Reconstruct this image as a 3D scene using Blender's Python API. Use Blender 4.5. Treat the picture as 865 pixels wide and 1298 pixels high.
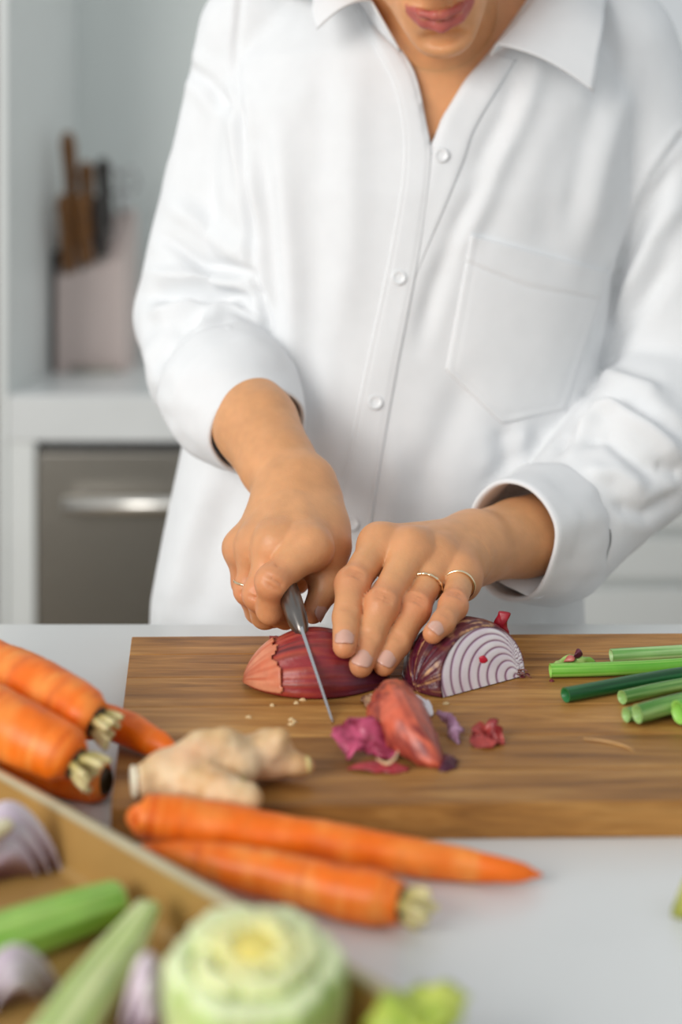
import bpy, math, random
import numpy as np
from mathutils import Vector, Matrix
from mathutils.bvhtree import BVHTree

random.seed(7); RNG = np.random.default_rng(7)
for o in list(bpy.data.objects): bpy.data.objects.remove(o)
SC = bpy.context.scene
COL = SC.collection

# ------------------------------------------------------------ camera, world, lights, exposure
FPX = 1803.0; CX = 432.5; HY = 270.0; CAMZ = 1.205       # photo pixels (865 x 1298), horizon row, camera height
cam_d = bpy.data.cameras.new('camera'); cam = bpy.data.objects.new('camera', cam_d); COL.objects.link(cam)
cam.location = (0, 0, CAMZ); cam.rotation_euler = (math.pi/2, 0, 0)
cam_d.sensor_fit = 'VERTICAL'; cam_d.sensor_height = 36.0; cam_d.sensor_width = 24.0
cam_d.lens = 36.0*FPX/1298.0
cam_d.shift_x = 0.0; cam_d.shift_y = -(649.0-HY)/1298.0
cam_d.clip_start = 0.05
cam_d.dof.use_dof = True; cam_d.dof.focus_distance = 0.91; cam_d.dof.aperture_fstop = 3.2
SC.camera = cam

SC.view_settings.view_transform = 'Standard'; SC.view_settings.look = 'None'
SC.view_settings.gamma = 1.0; SC.view_settings.use_curve_mapping = False
SC.view_settings.exposure = 0.2

world = bpy.data.worlds.new('world'); SC.world = world; world.use_nodes = True
wn = world.node_tree.nodes; wn.clear()
wo = wn.new('ShaderNodeOutputWorld'); wb = wn.new('ShaderNodeBackground')
wb.inputs[0].default_value = (0.93, 0.975, 1.0, 1); wb.inputs[1].default_value = 0.52
world.node_tree.links.new(wb.outputs[0], wo.inputs[0])

def area(name, loc, target, sx, sy, power, col=(1, 1, 1)):
    d = bpy.data.lights.new(name, 'AREA'); d.shape = 'RECTANGLE'; d.size = sx; d.size_y = sy; d.energy = power; d.color = col
    o = bpy.data.objects.new(name, d); COL.objects.link(o); o.location = loc
    o.rotation_euler = (Vector(target)-Vector(loc)).to_track_quat('-Z', 'Y').to_euler()
    return o
# daylight window in the wall behind the camera, to its left (the photograph is lit softly from there)
area('window_left_offscreen', (-2.1, -1.5, 2.15), (0.05, 1.0, 0.98), 2.0, 1.7, 76, (1.0, 0.975, 0.935))

# ------------------------------------------------------------ geometry helpers
def A3(*p): return np.array(p, dtype=float)
def AT(px, py, D): return A3((px-CX)/FPX*D, D, CAMZ-(py-HY)/FPX*D)
def ON(px, py, z):
    D = FPX*(CAMZ-z)/(py-HY); return AT(px, py, D)
ZC = 0.90; ZB = 0.918       # countertop and cutting-board top heights
ORI = {}

def mesh_data(name, V, F, cols=None, smooth=True, mats=(), midx=None):
    me = bpy.data.meshes.new(name)
    V = np.asarray(V, dtype=np.float32)
    if isinstance(F, np.ndarray):
        n, k = F.shape
        me.vertices.add(len(V)); me.vertices.foreach_set('co', V.ravel())
        me.loops.add(n*k); me.loops.foreach_set('vertex_index', F.astype(np.int32).ravel())
        me.polygons.add(n)
        me.polygons.foreach_set('loop_start', np.arange(0, n*k, k, dtype=np.int32))
        me.polygons.foreach_set('loop_total', np.full(n, k, dtype=np.int32))
        me.update(calc_edges=True)
    else:
        me.from_pydata([tuple(map(float, v)) for v in V], [], [tuple(int(i) for i in f) for f in F]); me.update()
    if cols is not None:
        c = np.ones((len(V), 4), dtype=np.float32); c[:, :3] = cols
        at = me.color_attributes.new('Col', 'FLOAT_COLOR', 'POINT'); at.data.foreach_set('color', c.ravel())
    me.polygons.foreach_set('use_smooth', np.full(len(me.polygons), smooth))
    for m in mats: me.materials.append(m)
    if midx is not None: me.polygons.foreach_set('material_index', np.asarray(midx, dtype=np.int32))
    return me

def thing(name, label, cat, loc, group=None, kind=None):
    o = bpy.data.objects.new(name, None); COL.objects.link(o); o.location = tuple(loc); o.empty_display_size = 0.02
    o['label'] = label
    if cat: o['category'] = cat
    if group: o['group'] = group
    if kind: o['kind'] = kind
    ORI[o.name] = A3(*loc)
    return o

def obj(name, V, F, mat, parent=None, label=None, cat=None, group=None, kind=None, cols=None, smooth=True, midx=None):
    V = np.asarray(V, dtype=float)
    if parent is not None: org = ORI[parent.name]
    else: org = A3((V[:, 0].min()+V[:, 0].max())/2, (V[:, 1].min()+V[:, 1].max())/2, V[:, 2].min())
    mats = mat if isinstance(mat, (list, tuple)) else [mat]
    me = mesh_data(name, V-org, F, cols, smooth, mats, midx)
    o = bpy.data.objects.new(name, me); COL.objects.link(o)
    if parent is not None: o.parent = parent
    else: o.location = tuple(org)
    ORI[o.name] = org
    if label: o['label'] = label
    if cat: o['category'] = cat
    if group: o['group'] = group
    if kind: o['kind'] = kind
    return o

def box(lo, hi, bev=0.0):
    """bevelled box (chamfered, 24 verts) or plain box"""
    lo = A3(*lo); hi = A3(*hi)
    if bev <= 0:
        V = [(x, y, z) for x in (lo[0], hi[0]) for y in (lo[1], hi[1]) for z in (lo[2], hi[2])]
        F = [(0, 1, 3, 2), (4, 6, 7, 5), (0, 4, 5, 1), (2, 3, 7, 6), (0, 2, 6, 4), (1, 5, 7, 3)]
        return np.array(V), F
    import bmesh
    bm = bmesh.new(); bmesh.ops.create_cube(bm, size=1.0)
    for v in bm.verts: v.co = Vector([(lo[i]+hi[i])/2+v.co[i]*(hi[i]-lo[i]) for i in range(3)])
    bmesh.ops.bevel(bm, geom=list(bm.edges), offset=bev, segments=2, affect='EDGES', profile=0.5)
    bm.verts.index_update()
    V = np.array([v.co[:] for v in bm.verts]); F = [[v.index for v in f.verts] for f in bm.faces]; bm.free()
    return V, F

def rot_about(V, c, R): return (np.asarray(V)-c) @ np.asarray(R).T + c
def Rz(a): c, s = math.cos(a), math.sin(a); return np.array([[c, -s, 0], [s, c, 0], [0, 0, 1.0]])
def Rx(a): c, s = math.cos(a), math.sin(a); return np.array([[1.0, 0, 0], [0, c, -s], [0, s, c]])
def Ry(a): c, s = math.cos(a), math.sin(a); return np.array([[c, 0, s], [0, 1.0, 0], [-s, 0, c]])
def unit(v): v = np.asarray(v, dtype=float); return v/max(np.linalg.norm(v), 1e-12)

def join(parts):
    Vs, Fs, n = [], [], 0
    for V, F in parts:
        V = np.asarray(V); Vs.append(V); Fs += [[int(i)+n for i in f] for f in F]; n += len(V)
    return np.vstack(Vs), Fs

def catmull(P, n):
    P = np.asarray(P, dtype=float); m = len(P)
    if m == 2: t = np.linspace(0, 1, n)[:, None]; return P[0]*(1-t)+P[1]*t
    Q = np.vstack([2*P[0]-P[1], P, 2*P[-1]-P[-2]])
    u = np.linspace(0, m-1-1e-9, n); i = u.astype(int); t = (u-i)[:, None]
    p0, p1, p2, p3 = Q[i], Q[i+1], Q[i+2], Q[i+3]
    return 0.5*((2*p1)+(-p0+p2)*t+(2*p0-5*p1+4*p2-p3)*t*t+(-p0+3*p1-3*p2+p3)*t**3)

def sweep(path, rad, nseg=16, n=None, up=(0, 0, 1), cap=True, prof=None, cpow=None):
    """tube along a path; rad = list (interpolated) ; prof(angle array, s)-> multiplier ; returns V,F,S(along),TH"""
    P = np.asarray(path, dtype=float); n = n or len(P)
    C = catmull(P, n); R = np.interp(np.linspace(0, 1, n), np.linspace(0, 1, len(rad)), rad)
    T = np.gradient(C, axis=0); T /= np.linalg.norm(T, axis=1)[:, None]
    u0 = A3(*up); th = np.linspace(0, 2*math.pi, nseg, endpoint=False)
    V = []; S = []; TH = []
    u = u0-T[0]*np.dot(u0, T[0]); u = unit(u)
    for i in range(n):
        u = unit(u-T[i]*np.dot(u, T[i])); w = np.cross(T[i], u)
        m = np.ones(nseg) if prof is None else prof(th, i/(n-1))
        V.append(C[i]+R[i]*m[:, None]*(np.cos(th)[:, None]*u+np.sin(th)[:, None]*w)); S += [i/(n-1)]*nseg; TH += list(th)
    V = np.vstack(V); F = []
    for i in range(n-1):
        for j in range(nseg):
            a = i*nseg+j; b = i*nseg+(j+1) % nseg; F.append((a, b, b+nseg, a+nseg))
    if cap:
        V = np.vstack([V, C[0], C[-1]]); S += [0, 1]; TH += [0, 0]; c0 = len(V)-2; c1 = len(V)-1
        for j in range(nseg):
            F.append((c0, (j+1) % nseg, j)); F.append((c1, (n-1)*nseg+j, (n-1)*nseg+(j+1) % nseg))
    return V, F, np.array(S), np.array(TH)

# numpy value noise, any scale
_PERM = RNG.random((32, 32, 32)).astype(np.float32)
def vnoise(P, scale):
    Q = np.asarray(P, dtype=float)*np.asarray(scale, dtype=float)+100.0
    i = np.floor(Q).astype(int); f = Q-i; f = f*f*(3-2*f); r = 0
    for dx in (0, 1):
        for dy in (0, 1):
            for dz in (0, 1):
                w = (f[:, 0] if dx else 1-f[:, 0])*(f[:, 1] if dy else 1-f[:, 1])*(f[:, 2] if dz else 1-f[:, 2])
                r = r+w*_PERM[(i[:, 0]+dx) % 32, (i[:, 1]+dy) % 32, (i[:, 2]+dz) % 32]
    return r*2-1

def lerp(a, b, t): return np.asarray(a)*(1-t)[:, None]+np.asarray(b)*t[:, None]
def lin(r, g, b):
    f = lambda c: (c/255/12.92) if c/255 <= 0.04045 else ((c/255+0.055)/1.055)**2.4
    return (f(r), f(g), f(b))

# ------------------------------------------------------------ implicit surfaces
class Field:
    def __init__(s, lo, hi, res):
        s.lo = A3(*lo); s.res = res
        n = np.ceil((A3(*hi)-s.lo)/res).astype(int)+1
        s.ax = [(s.lo[i]+np.arange(n[i])*res).astype(np.float32) for i in range(3)]
        s.F = np.full(tuple(n), 1.0, dtype=np.float32)
    def sub(s, lo, hi):
        sl = []
        for i in range(3):
            a = int(max(0, math.floor((lo[i]-s.lo[i])/s.res))); b = int(min(len(s.ax[i]), math.ceil((hi[i]-s.lo[i])/s.res)+1))
            if b <= a: return None
            sl.append(slice(a, b))
        x = s.ax[0][sl[0]][:, None, None]; y = s.ax[1][sl[1]][None, :, None]; z = s.ax[2][sl[2]][None, None, :]
        return tuple(sl), x, y, z
    def comb(s, sl, d, k, op):
        f = s.F[sl]
        if op == 'u':
            h = np.maximum(k-np.abs(f-d), 0)/k if k > 0 else 0
            s.F[sl] = np.minimum(f, d)-h*h*k*0.25
        else:
            d = -d; h = np.maximum(k-np.abs(f-d), 0)/k if k > 0 else 0
            s.F[sl] = np.maximum(f, d)+h*h*k*0.25
    def cone(s, a, b, ra, rb, k=0.004, op='u', flat=None):
        a = np.asarray(a, dtype=float); b = np.asarray(b, dtype=float); m = max(ra, rb)+k+4*s.res
        r = s.sub(np.minimum(a, b)-m, np.maximum(a, b)+m)
        if r is None: return
        sl, x, y, z = r; ba = b-a; L = max(np.dot(ba, ba), 1e-12)
        px, py, pz = x-a[0], y-a[1], z-a[2]
        h = np.clip((px*ba[0]+py*ba[1]+pz*ba[2])/L, 0, 1)
        qx, qy, qz = px-h*ba[0], py-h*ba[1], pz-h*ba[2]
        if flat is not None:                      # flat = (axis, factor): squash thickness along axis
            n, fac = unit(flat[0]), flat[1]
            dn = qx*n[0]+qy*n[1]+qz*n[2]
            d2 = qx*qx+qy*qy+qz*qz-dn*dn+(dn/fac)**2
            d = (np.sqrt(d2)-(ra+(rb-ra)*h))*min(1.0, fac)
        else:
            d = np.sqrt(qx*qx+qy*qy+qz*qz)-(ra+(rb-ra)*h)
        s.comb(sl, d.astype(np.float32), k, op)
    def chain(s, pts, rad, k=0.004, op='u', flat=None):
        for i in range(len(pts)-1): s.cone(pts[i], pts[i+1], rad[i], rad[i+1], k, op, flat)
    def ell(s, c, r, k=0.004, R=None, op='u'):
        c = np.asarray(c, dtype=float); r = np.asarray(r, dtype=float); m = r.max()+k+4*s.res
        q = s.sub(c-m, c+m)
        if q is None: return
        sl, x, y, z = q; x, y, z = x-c[0], y-c[1], z-c[2]
        if R is not None:
            R = np.asarray(R); x, y, z = (R[0, 0]*x+R[1, 0]*y+R[2, 0]*z), (R[0, 1]*x+R[1, 1]*y+R[2, 1]*z), (R[0, 2]*x+R[1, 2]*y+R[2, 2]*z)
        k0 = np.sqrt((x/r[0])**2+(y/r[1])**2+(z/r[2])**2); k1 = np.sqrt((x/r[0]**2)**2+(y/r[1]**2)**2+(z/r[2]**2)**2)
        s.comb(sl, (k0*(k0-1)/np.maximum(k1, 1e-6)).astype(np.float32), k, op)
    def begin(s): s.palm = s.F; s.fing = None; s.F = np.full_like(s.palm, 1.0)
    def next(s):                                  # fingers stay apart: each is its own field
        if s.fing is None: s.fing = s.F; s.F = np.full_like(s.palm, 1.0); return
        s.fing = np.minimum(s.fing, s.F); s.F = np.full_like(s.palm, 1.0)
    def end(s, k):
        s.fing = np.minimum(s.fing, s.F); d = s.fing; s.F = s.palm; s.comb((slice(None),)*3, d, k, 'u')
    def plane(s, p, n, k=0.0):                    # keep the side behind the plane (n points out)
        n = unit(n); x, y, z = s.ax[0][:, None, None], s.ax[1][None, :, None], s.ax[2][None, None, :]
        d = (x-p[0])*n[0]+(y-p[1])*n[1]+(z-p[2])*n[2]
        s.comb((slice(None),)*3, (-d).astype(np.float32)*1.0, k, 's')
    def mesh(s, smooth=1):
        F = s.F; S = F < 0
        c = np.zeros(tuple(n-1 for n in F.shape), dtype=np.int8)
        for dx in (0, 1):
            for dy in (0, 1):
                for dz in (0, 1):
                    c += S[dx:F.shape[0]-1+dx, dy:F.shape[1]-1+dy, dz:F.shape[2]-1+dz]
        mixed = (c > 0) & (c < 8); ids = np.argwhere(mixed)
        idx = np.full(c.shape, -1, dtype=np.int32); idx[mixed] = np.arange(len(ids))
        acc = np.zeros((len(ids), 3)); cnt = np.zeros(len(ids)); i, j, k = ids.T
        for ax in range(3):
            o1, o2 = [(1, 2), (0, 2), (0, 1)][ax]
            for a in (0, 1):
                for b in (0, 1):
                    p = [0, 0, 0]; p[o1] = a; p[o2] = b; q = list(p); q[ax] = 1
                    fa = F[i+p[0], j+p[1], k+p[2]]; fb = F[i+q[0], j+q[1], k+q[2]]
                    m = (fa < 0) != (fb < 0); t = fa[m]/(fa[m]-fb[m])
                    pos = np.tile(np.array(p, dtype=float), (m.sum(), 1)); pos[:, ax] = t
                    acc[m] += pos; cnt[m] += 1
        V = (acc/cnt[:, None]+ids)*s.res+s.lo
        Q = []
        for ax in range(3):
            o1, o2 = [(1, 2), (2, 0), (0, 1)][ax]
            sa = [slice(None)]*3; sb = [slice(None)]*3; sa[ax] = slice(0, -1); sb[ax] = slice(1, None)
            A, B = S[tuple(sa)], S[tuple(sb)]; ch = A != B
            e = np.argwhere(ch)
            e = e[(e[:, o1] > 0) & (e[:, o2] > 0) & (e[:, o1] < F.shape[o1]-1) & (e[:, o2] < F.shape[o2]-1)]
            sg = A[tuple(e.T)]
            def cell(d1, d2):
                g = e.copy(); g[:, o1] -= d1; g[:, o2] -= d2; return idx[tuple(g.T)]
            q = np.stack([cell(1, 1), cell(0, 1), cell(0, 0), cell(1, 0)], axis=1)
            q[~sg] = q[~sg][:, ::-1]; Q.append(q)
        Q = np.vstack(Q)
        for _ in range(smooth): V = laplace(V, Q, 0.5)
        return V, Q

def laplace(V, Q, f=0.5):
    acc = np.zeros_like(V); cnt = np.zeros(len(V)); k = Q.shape[1]
    for a in range(k):
        i, j = Q[:, a], Q[:, (a+1) % k]
        for ax in range(3):
            acc[:, ax] += np.bincount(i, V[j, ax], len(V)); acc[:, ax] += np.bincount(j, V[i, ax], len(V))
        cnt += np.bincount(i, minlength=len(V)); cnt += np.bincount(j, minlength=len(V))
    return V*(1-f)+f*acc/np.maximum(cnt, 1)[:, None]

def vnormals(V, Q):
    n = np.cross(V[Q[:, 2]]-V[Q[:, 0]], V[Q[:, 3 if Q.shape[1] > 3 else 1]]-V[Q[:, 1]]) if Q.shape[1] == 4 else np.cross(V[Q[:, 1]]-V[Q[:, 0]], V[Q[:, 2]]-V[Q[:, 0]])
    N = np.zeros_like(V)
    for a in range(Q.shape[1]):
        for ax in range(3): N[:, ax] += np.bincount(Q[:, a], n[:, ax], len(V))
    return N/np.maximum(np.linalg.norm(N, axis=1), 1e-12)[:, None]

def cat_meshes(parts):
    Vs, Fs, n = [], [], 0
    for V, F in parts: Vs.append(V); Fs.append(F+n); n += len(V)
    return np.vstack(Vs), np.vstack(Fs)

def patch(outline, bulge, rings=7, thick=0.0006, noise=0.0, nscale=60, seed=0, center=None, jag=0.0):
    """curved thin piece from a closed 3-D outline; bulge = vector pushed out at the centre. Closed, with thickness."""
    O = np.asarray(outline, dtype=float); O = catmull(np.vstack([O, O[:1]]), len(O)*5+1)[:-1]
    if jag:
        e = unit(np.asarray(bulge, dtype=float)+1e-9); q = O-O.mean(0); q = q-np.outer(q @ e, e); q /= np.maximum(np.linalg.norm(q, axis=1), 1e-6)[:, None]
        O = O+q*(jag*(vnoise(O+seed*9.3, 420)+.8*vnoise(O+seed*5.1, 900)))[:, None]
    c = O.mean(0) if center is None else np.asarray(center, dtype=float)
    bulge = np.asarray(bulge, dtype=float); n = len(O); V = [c+bulge]
    for i in range(1, rings+1):
        t = i/rings; V += list(c+(O-c)*t+bulge*(1-t*t))
    V = np.array(V)
    if noise:
        t = np.concatenate([[0], np.repeat(np.arange(1, rings+1)/rings, n)])
        for a in range(3): V[:, a] += noise*vnoise(V+seed*3.1+a*7.7, nscale)+0.5*noise*vnoise(V+seed*1.7+a*3.3, nscale*2.3)
    F = [(0, 1+j, 1+(j+1) % n) for j in range(n)]
    for i in range(rings-1):
        for j in range(n):
            a = 1+i*n+j; b = 1+i*n+(j+1) % n; F.append((a, a+n, b+n, b))
    nrm = unit(bulge) if np.linalg.norm(bulge) > 1e-6 else A3(0, 0, 1)
    m = len(V); V2 = np.vstack([V, V-nrm*thick]); F2 = list(F)+[tuple(reversed([i+m for i in f])) for f in F]
    e = 1+(rings-1)*n
    for j in range(n):
        a = e+j; b = e+(j+1) % n; F2.append((a, a+m, b+m, b))
    return V2, F2

# ------------------------------------------------------------ materials (all node-based)
def nodes(name):
    m = bpy.data.materials.new(name); m.use_nodes = True; nt = m.node_tree; nt.nodes.clear()
    out = nt.nodes.new('ShaderNodeOutputMaterial'); b = nt.nodes.new('ShaderNodeBsdfPrincipled'); nt.links.new(b.outputs[0], out.inputs[0])
    return m, nt, b
def setp(b, **kw):
    for k, v in kw.items():
        k = k.replace('_', ' ')
        for i in b.inputs:
            if i.name.lower() == k.lower(): i.default_value = v
def mat(name, col, rough=0.5, var=0.06, scale=20, bump=0.0, bscale=200, stretch=(1, 1, 1), attr=False, sss=0.0, ssr=(1, .35, .2), metal=0.0, spec=0.5, trans=0.0, coat=0.0):
    m, nt, b = nodes(name); L = nt.links.new
    tc = nt.nodes.new('ShaderNodeTexCoord'); mp = nt.nodes.new('ShaderNodeMapping'); mp.inputs['Scale'].default_value = stretch
    L(tc.outputs['Object'], mp.inputs[0])
    nz = nt.nodes.new('ShaderNodeTexNoise'); nz.inputs['Scale'].default_value = scale; nz.inputs['Detail'].default_value = 5
    L(mp.outputs[0], nz.inputs['Vector'])
    mr = nt.nodes.new('ShaderNodeMapRange'); mr.inputs[3].default_value = 1-var; mr.inputs[4].default_value = 1+var
    mr.inputs[1].default_value = 0.3; mr.inputs[2].default_value = 0.7
    L(nz.outputs[0], mr.inputs[0])
    vm = nt.nodes.new('ShaderNodeVectorMath'); vm.operation = 'SCALE'
    if attr:
        at = nt.nodes.new('ShaderNodeAttribute'); at.attribute_name = 'Col'; L(at.outputs['Color'], vm.inputs[0])
    else: vm.inputs[0].default_value = col
    L(mr.outputs[0], vm.inputs['Scale']); L(vm.outputs[0], b.inputs['Base Color'])
    if bump:
        n2 = nt.nodes.new('ShaderNodeTexNoise'); n2.inputs['Scale'].default_value = bscale; n2.inputs['Detail'].default_value = 3
        L(mp.outputs[0], n2.inputs['Vector'])
        bp = nt.nodes.new('ShaderNodeBump'); bp.inputs['Strength'].default_value = 0.6; bp.inputs['Distance'].default_value = bump
        L(n2.outputs[0], bp.inputs['Height']); L(bp.outputs[0], b.inputs['Normal'])
    setp(b, Roughness=rough, Metallic=metal, Specular_IOR_Level=spec, Transmission_Weight=trans, Coat_Weight=coat)
    if sss: setp(b, Subsurface_Weight=sss, Subsurface_Radius=ssr, Subsurface_Scale=0.006)
    return m
def wood(name, c0, c1, c2, off=0.0):
    m, nt, b = nodes(name); L = nt.links.new
    tc = nt.nodes.new('ShaderNodeTexCoord'); mp = nt.nodes.new('ShaderNodeMapping')
    oi = nt.nodes.new('ShaderNodeObjectInfo'); cb = nt.nodes.new('ShaderNodeCombineXYZ')
    ml = nt.nodes.new('ShaderNodeMath'); ml.operation = 'MULTIPLY'; ml.inputs[1].default_value = 9.0; L(oi.outputs['Random'], ml.inputs[0])
    L(ml.outputs[0], cb.inputs[0]); L(ml.outputs[0], cb.inputs[1]); L(cb.outputs[0], mp.inputs['Location'])
    mp.inputs['Scale'].default_value = (5.5, 60, 60); L(tc.outputs['Object'], mp.inputs[0])
    n1 = nt.nodes.new('ShaderNodeTexNoise'); n1.inputs['Scale'].default_value = 1.3; n1.inputs['Detail'].default_value = 8; n1.inputs['Roughness'].default_value = 0.62; n1.inputs['Distortion'].default_value = 0.7
    L(mp.outputs[0], n1.inputs['Vector'])
    n2 = nt.nodes.new('ShaderNodeTexNoise'); n2.inputs['Scale'].default_value = 6.5; n2.inputs['Detail'].default_value = 4; L(mp.outputs[0], n2.inputs['Vector'])
    cr = nt.nodes.new('ShaderNodeValToRGB'); e = cr.color_ramp.elements
    e[0].position = 0.28; e[0].color = (*c0, 1); e[1].position = 0.74; e[1].color = (*c2, 1); q = e.new(0.5); q.color = (*c1, 1)
    L(n1.outputs[0], cr.inputs[0])
    mx = nt.nodes.new('ShaderNodeMapRange'); mx.inputs[1].default_value = 0.25; mx.inputs[2].default_value = 0.75; mx.inputs[3].default_value = 0.84; mx.inputs[4].default_value = 1.14; L(n2.outputs[0], mx.inputs[0])
    mr = nt.nodes.new('ShaderNodeMapRange'); mr.inputs[3].default_value = 0.86; mr.inputs[4].default_value = 1.14; L(oi.outputs['Random'], mr.inputs[0])
    mm = nt.nodes.new('ShaderNodeMath'); mm.operation = 'MULTIPLY'; L(mx.outputs[0], mm.inputs[0]); L(mr.outputs[0], mm.inputs[1])
    vm = nt.nodes.new('ShaderNodeVectorMath'); vm.operation = 'SCALE'; L(cr.outputs[0], vm.inputs[0]); L(mm.outputs[0], vm.inputs['Scale'])
    L(vm.outputs[0], b.inputs['Base Color'])
    bp = nt.nodes.new('ShaderNodeBump'); bp.inputs['Strength'].default_value = 0.4; bp.inputs['Distance'].default_value = 0.0006; L(n2.outputs[0], bp.inputs['Height']); L(bp.outputs[0], b.inputs['Normal'])
    setp(b, Roughness=0.48, Specular_IOR_Level=0.4)
    return m

M = {}
M['quartz'] = mat('white_quartz', (0.74, 0.755, 0.75), 0.28, 0.03, 9, spec=0.45)
M['paint'] = mat('white_cabinet_paint', (0.78, 0.80, 0.785), 0.45, 0.02, 6)
M['wall'] = mat('pale_grey_wall_paint', (0.78, 0.82, 0.80), 0.7, 0.02, 4)
M['floor'] = mat('light_oak_floor', (0.42, 0.32, 0.22), 0.5, 0.15, 8, stretch=(1, 8, 1))
M['board'] = wood('oiled_acacia_wood', lin(108, 68, 28), lin(164, 113, 53), lin(206, 156, 88))
M['steel_bright'] = mat('bright_steel', (0.72, 0.70, 0.66), 0.3, 0.04, 30, metal=1.0)
M['steel'] = mat('brushed_steel', (0.30, 0.28, 0.25), 0.34, 0.06, 30, metal=1.0, stretch=(1, 1, 20))
M['darkglass'] = mat('dark_oven_glass', (0.035, 0.035, 0.035), 0.16, 0.02, 5)
M['black'] = mat('black_plastic', (0.02, 0.022, 0.025), 0.4, 0.05, 20)
M['blade'] = mat('polished_steel', (0.62, 0.62, 0.63), 0.16, 0.03, 60, metal=1.0)
M['bolster'] = mat('satin_steel', (0.22, 0.20, 0.185), 0.30, 0.08, 60, metal=1.0)
M['handle'] = mat('dark_knife_handle', (0.035, 0.028, 0.025), 0.4, 0.2, 60)
M['cotton'] = mat('white_cotton', (0.79, 0.80, 0.812), 0.85, 0.015, 60, bump=0.00025, bscale=900, spec=0.2, sss=0.12, ssr=(1, 1, 1))
M['stitch'] = mat('white_cotton_hem', (0.85, 0.86, 0.87), 0.85, 0.03, 300, bump=0.0004, bscale=500, spec=0.2)
M['button'] = mat('pearl_button', (0.80, 0.81, 0.82), 0.22, 0.05, 100, spec=0.6)
M['collar_in'] = mat('inner_collar_cotton', (0.79, 0.80, 0.812), 0.85, 0.03, 160, spec=0.2)
M['skin'] = mat('warm_tan_skin', (1, 1, 1), 0.42, 0.05, 55, bump=0.00035, bscale=420, attr=True, sss=0.22, spec=0.42)
M['nail'] = mat('fingernail', (0.74, 0.40, 0.31), 0.22, 0.05, 90, sss=0.2, spec=0.5)
M['gold'] = mat('gold_ring', (0.90, 0.74, 0.50), 0.2, 0.05, 200, metal=1.0)
M['hair'] = mat('dark_brown_hair', (0.045, 0.026, 0.016), 0.45, 0.4, 90, bump=0.001, bscale=120, stretch=(1, 1, 0.1))
M['denim'] = mat('blue_denim', (0.06, 0.09, 0.16), 0.9, 0.12, 200, bump=0.0004, bscale=700)
M['shoe'] = mat('white_shoe', (0.7, 0.7, 0.68), 0.6, 0.04, 40)
M['veg'] = mat('vegetable_surface', (1, 1, 1), 0.42, 0.07, 160, bump=0.0004, bscale=320, attr=True, sss=0.12, spec=0.4)
M['peel'] = mat('onion_skin', (1, 1, 1), 0.36, 0.10, 170, bump=0.0004, bscale=260, attr=True, spec=0.5)
M['flesh'] = mat('wet_onion_flesh', (1, 1, 1), 0.22, 0.03, 90, attr=True, sss=0.15, ssr=(1, .8, .9), spec=0.5)
M['ginger'] = mat('ginger_skin', (1, 1, 1), 0.55, 0.08, 110, bump=0.0012, bscale=170, attr=True, sss=0.1, spec=0.35)
M['leaf'] = mat('green_stalk', (1, 1, 1), 0.34, 0.08, 70, bump=0.0002, bscale=300, attr=True, sss=0.12, ssr=(.5, 1, .2), spec=0.45)
M['tray'] = mat('golden_tray_metal', lin(176, 138, 78), 0.42, 0.10, 26, metal=0.25, spec=0.5)
M['rim'] = mat('pale_tray_rim', lin(192, 180, 148), 0.35, 0.06, 40, metal=0.25)
M['pinkwood'] = mat('pale_pink_wood', lin(214, 196, 190), 0.55, 0.05, 20, stretch=(1, 1, .2))
M['brownwood'] = mat('golden_brown_wood', lin(128, 84, 40), 0.4, 0.2, 60)
M['glass'] = None
m, nt, b = nodes('window_glass'); setp(b, Base_Color=(1, 1, 1, 1), Roughness=0.0, Transmission_Weight=1.0, IOR=1.01); M['glass'] = m

# ------------------------------------------------------------ the room and the kitchen
WY = 3.02
def struct(name, V, F, m): return obj(name, V, F, m, kind='structure', smooth=False, label=None)
V, F = box((-3.2, -1.6, -0.05), (3.2, WY, 0.0)); o = struct('floor', V, F, M['floor'])
wx0, wx1, wz0, wz1 = 0.615, 1.75, 1.53, 2.25
V, F = join([box((-3.2, WY, 0), (wx0, WY+0.1, 2.6)), box((wx1, WY, 0), (3.2, WY+0.1, 2.6)), box((wx0, WY, 0), (wx1, WY+0.1, wz0)), box((wx0, WY, wz1), (wx1, WY+0.1, 2.6))])
struct('wall_back', V, F, M['wall'])
win = thing('window_1', 'bright window high in the pale back wall', None, (1.18, WY, wz0), kind='structure')
V, F = join([box((wx0, WY-0.015, wz0-0.03), (wx0+0.05, WY+0.06, wz1)), box((wx1-0.05, WY-0.015, wz0), (wx1, WY+0.06, wz1)), box((wx0, WY-0.03, wz0-0.03), (wx1, WY+0.06, wz0+0.04)), box((wx0, WY-0.015, wz1-0.05), (wx1, WY+0.06, wz1)), box((1.16, WY-0.005, wz0), (1.20, WY+0.05, wz1))])
obj('window_frame', V, F, M['paint'], win, smooth=False)
V, F = box((wx0+0.04, WY+0.02, wz0+0.03), (1.17, WY+0.026, wz1-0.04)); obj('pane', V, F, M['glass'], win, smooth=False)
V, F = box((1.19, WY+0.02, wz0+0.03), (wx1-0.04, WY+0.026, wz1-0.04)); obj('pane', V, F, M['glass'], win, smooth=False)

# island: cabinet and worktop
isl = thing('island_cabinet', 'white painted kitchen island cabinet under the worktop', 'cabinet', (0, 0.62, 0))
V, F = box((-1.0, 0.25, 0.0), (1.0, 0.96, 0.8598), 0.003); obj('cabinet_body', V, F, M['paint'], isl, smooth=False)
for i in range(4):
    V, F = box((-0.985+i*0.495, 0.235, 0.12), (-0.505+i*0.495, 0.2505, 0.84), 0.003); obj('door', V, F, M['paint'], isl, smooth=False)
V, F = box((-1.25, 0.18, 0.86), (1.25, 1.057, ZC), 0.0025)
obj('island_worktop', V, F, M['quartz'], None, 'smooth white stone worktop the cutting board lies on', 'countertop', smooth=False)

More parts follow.
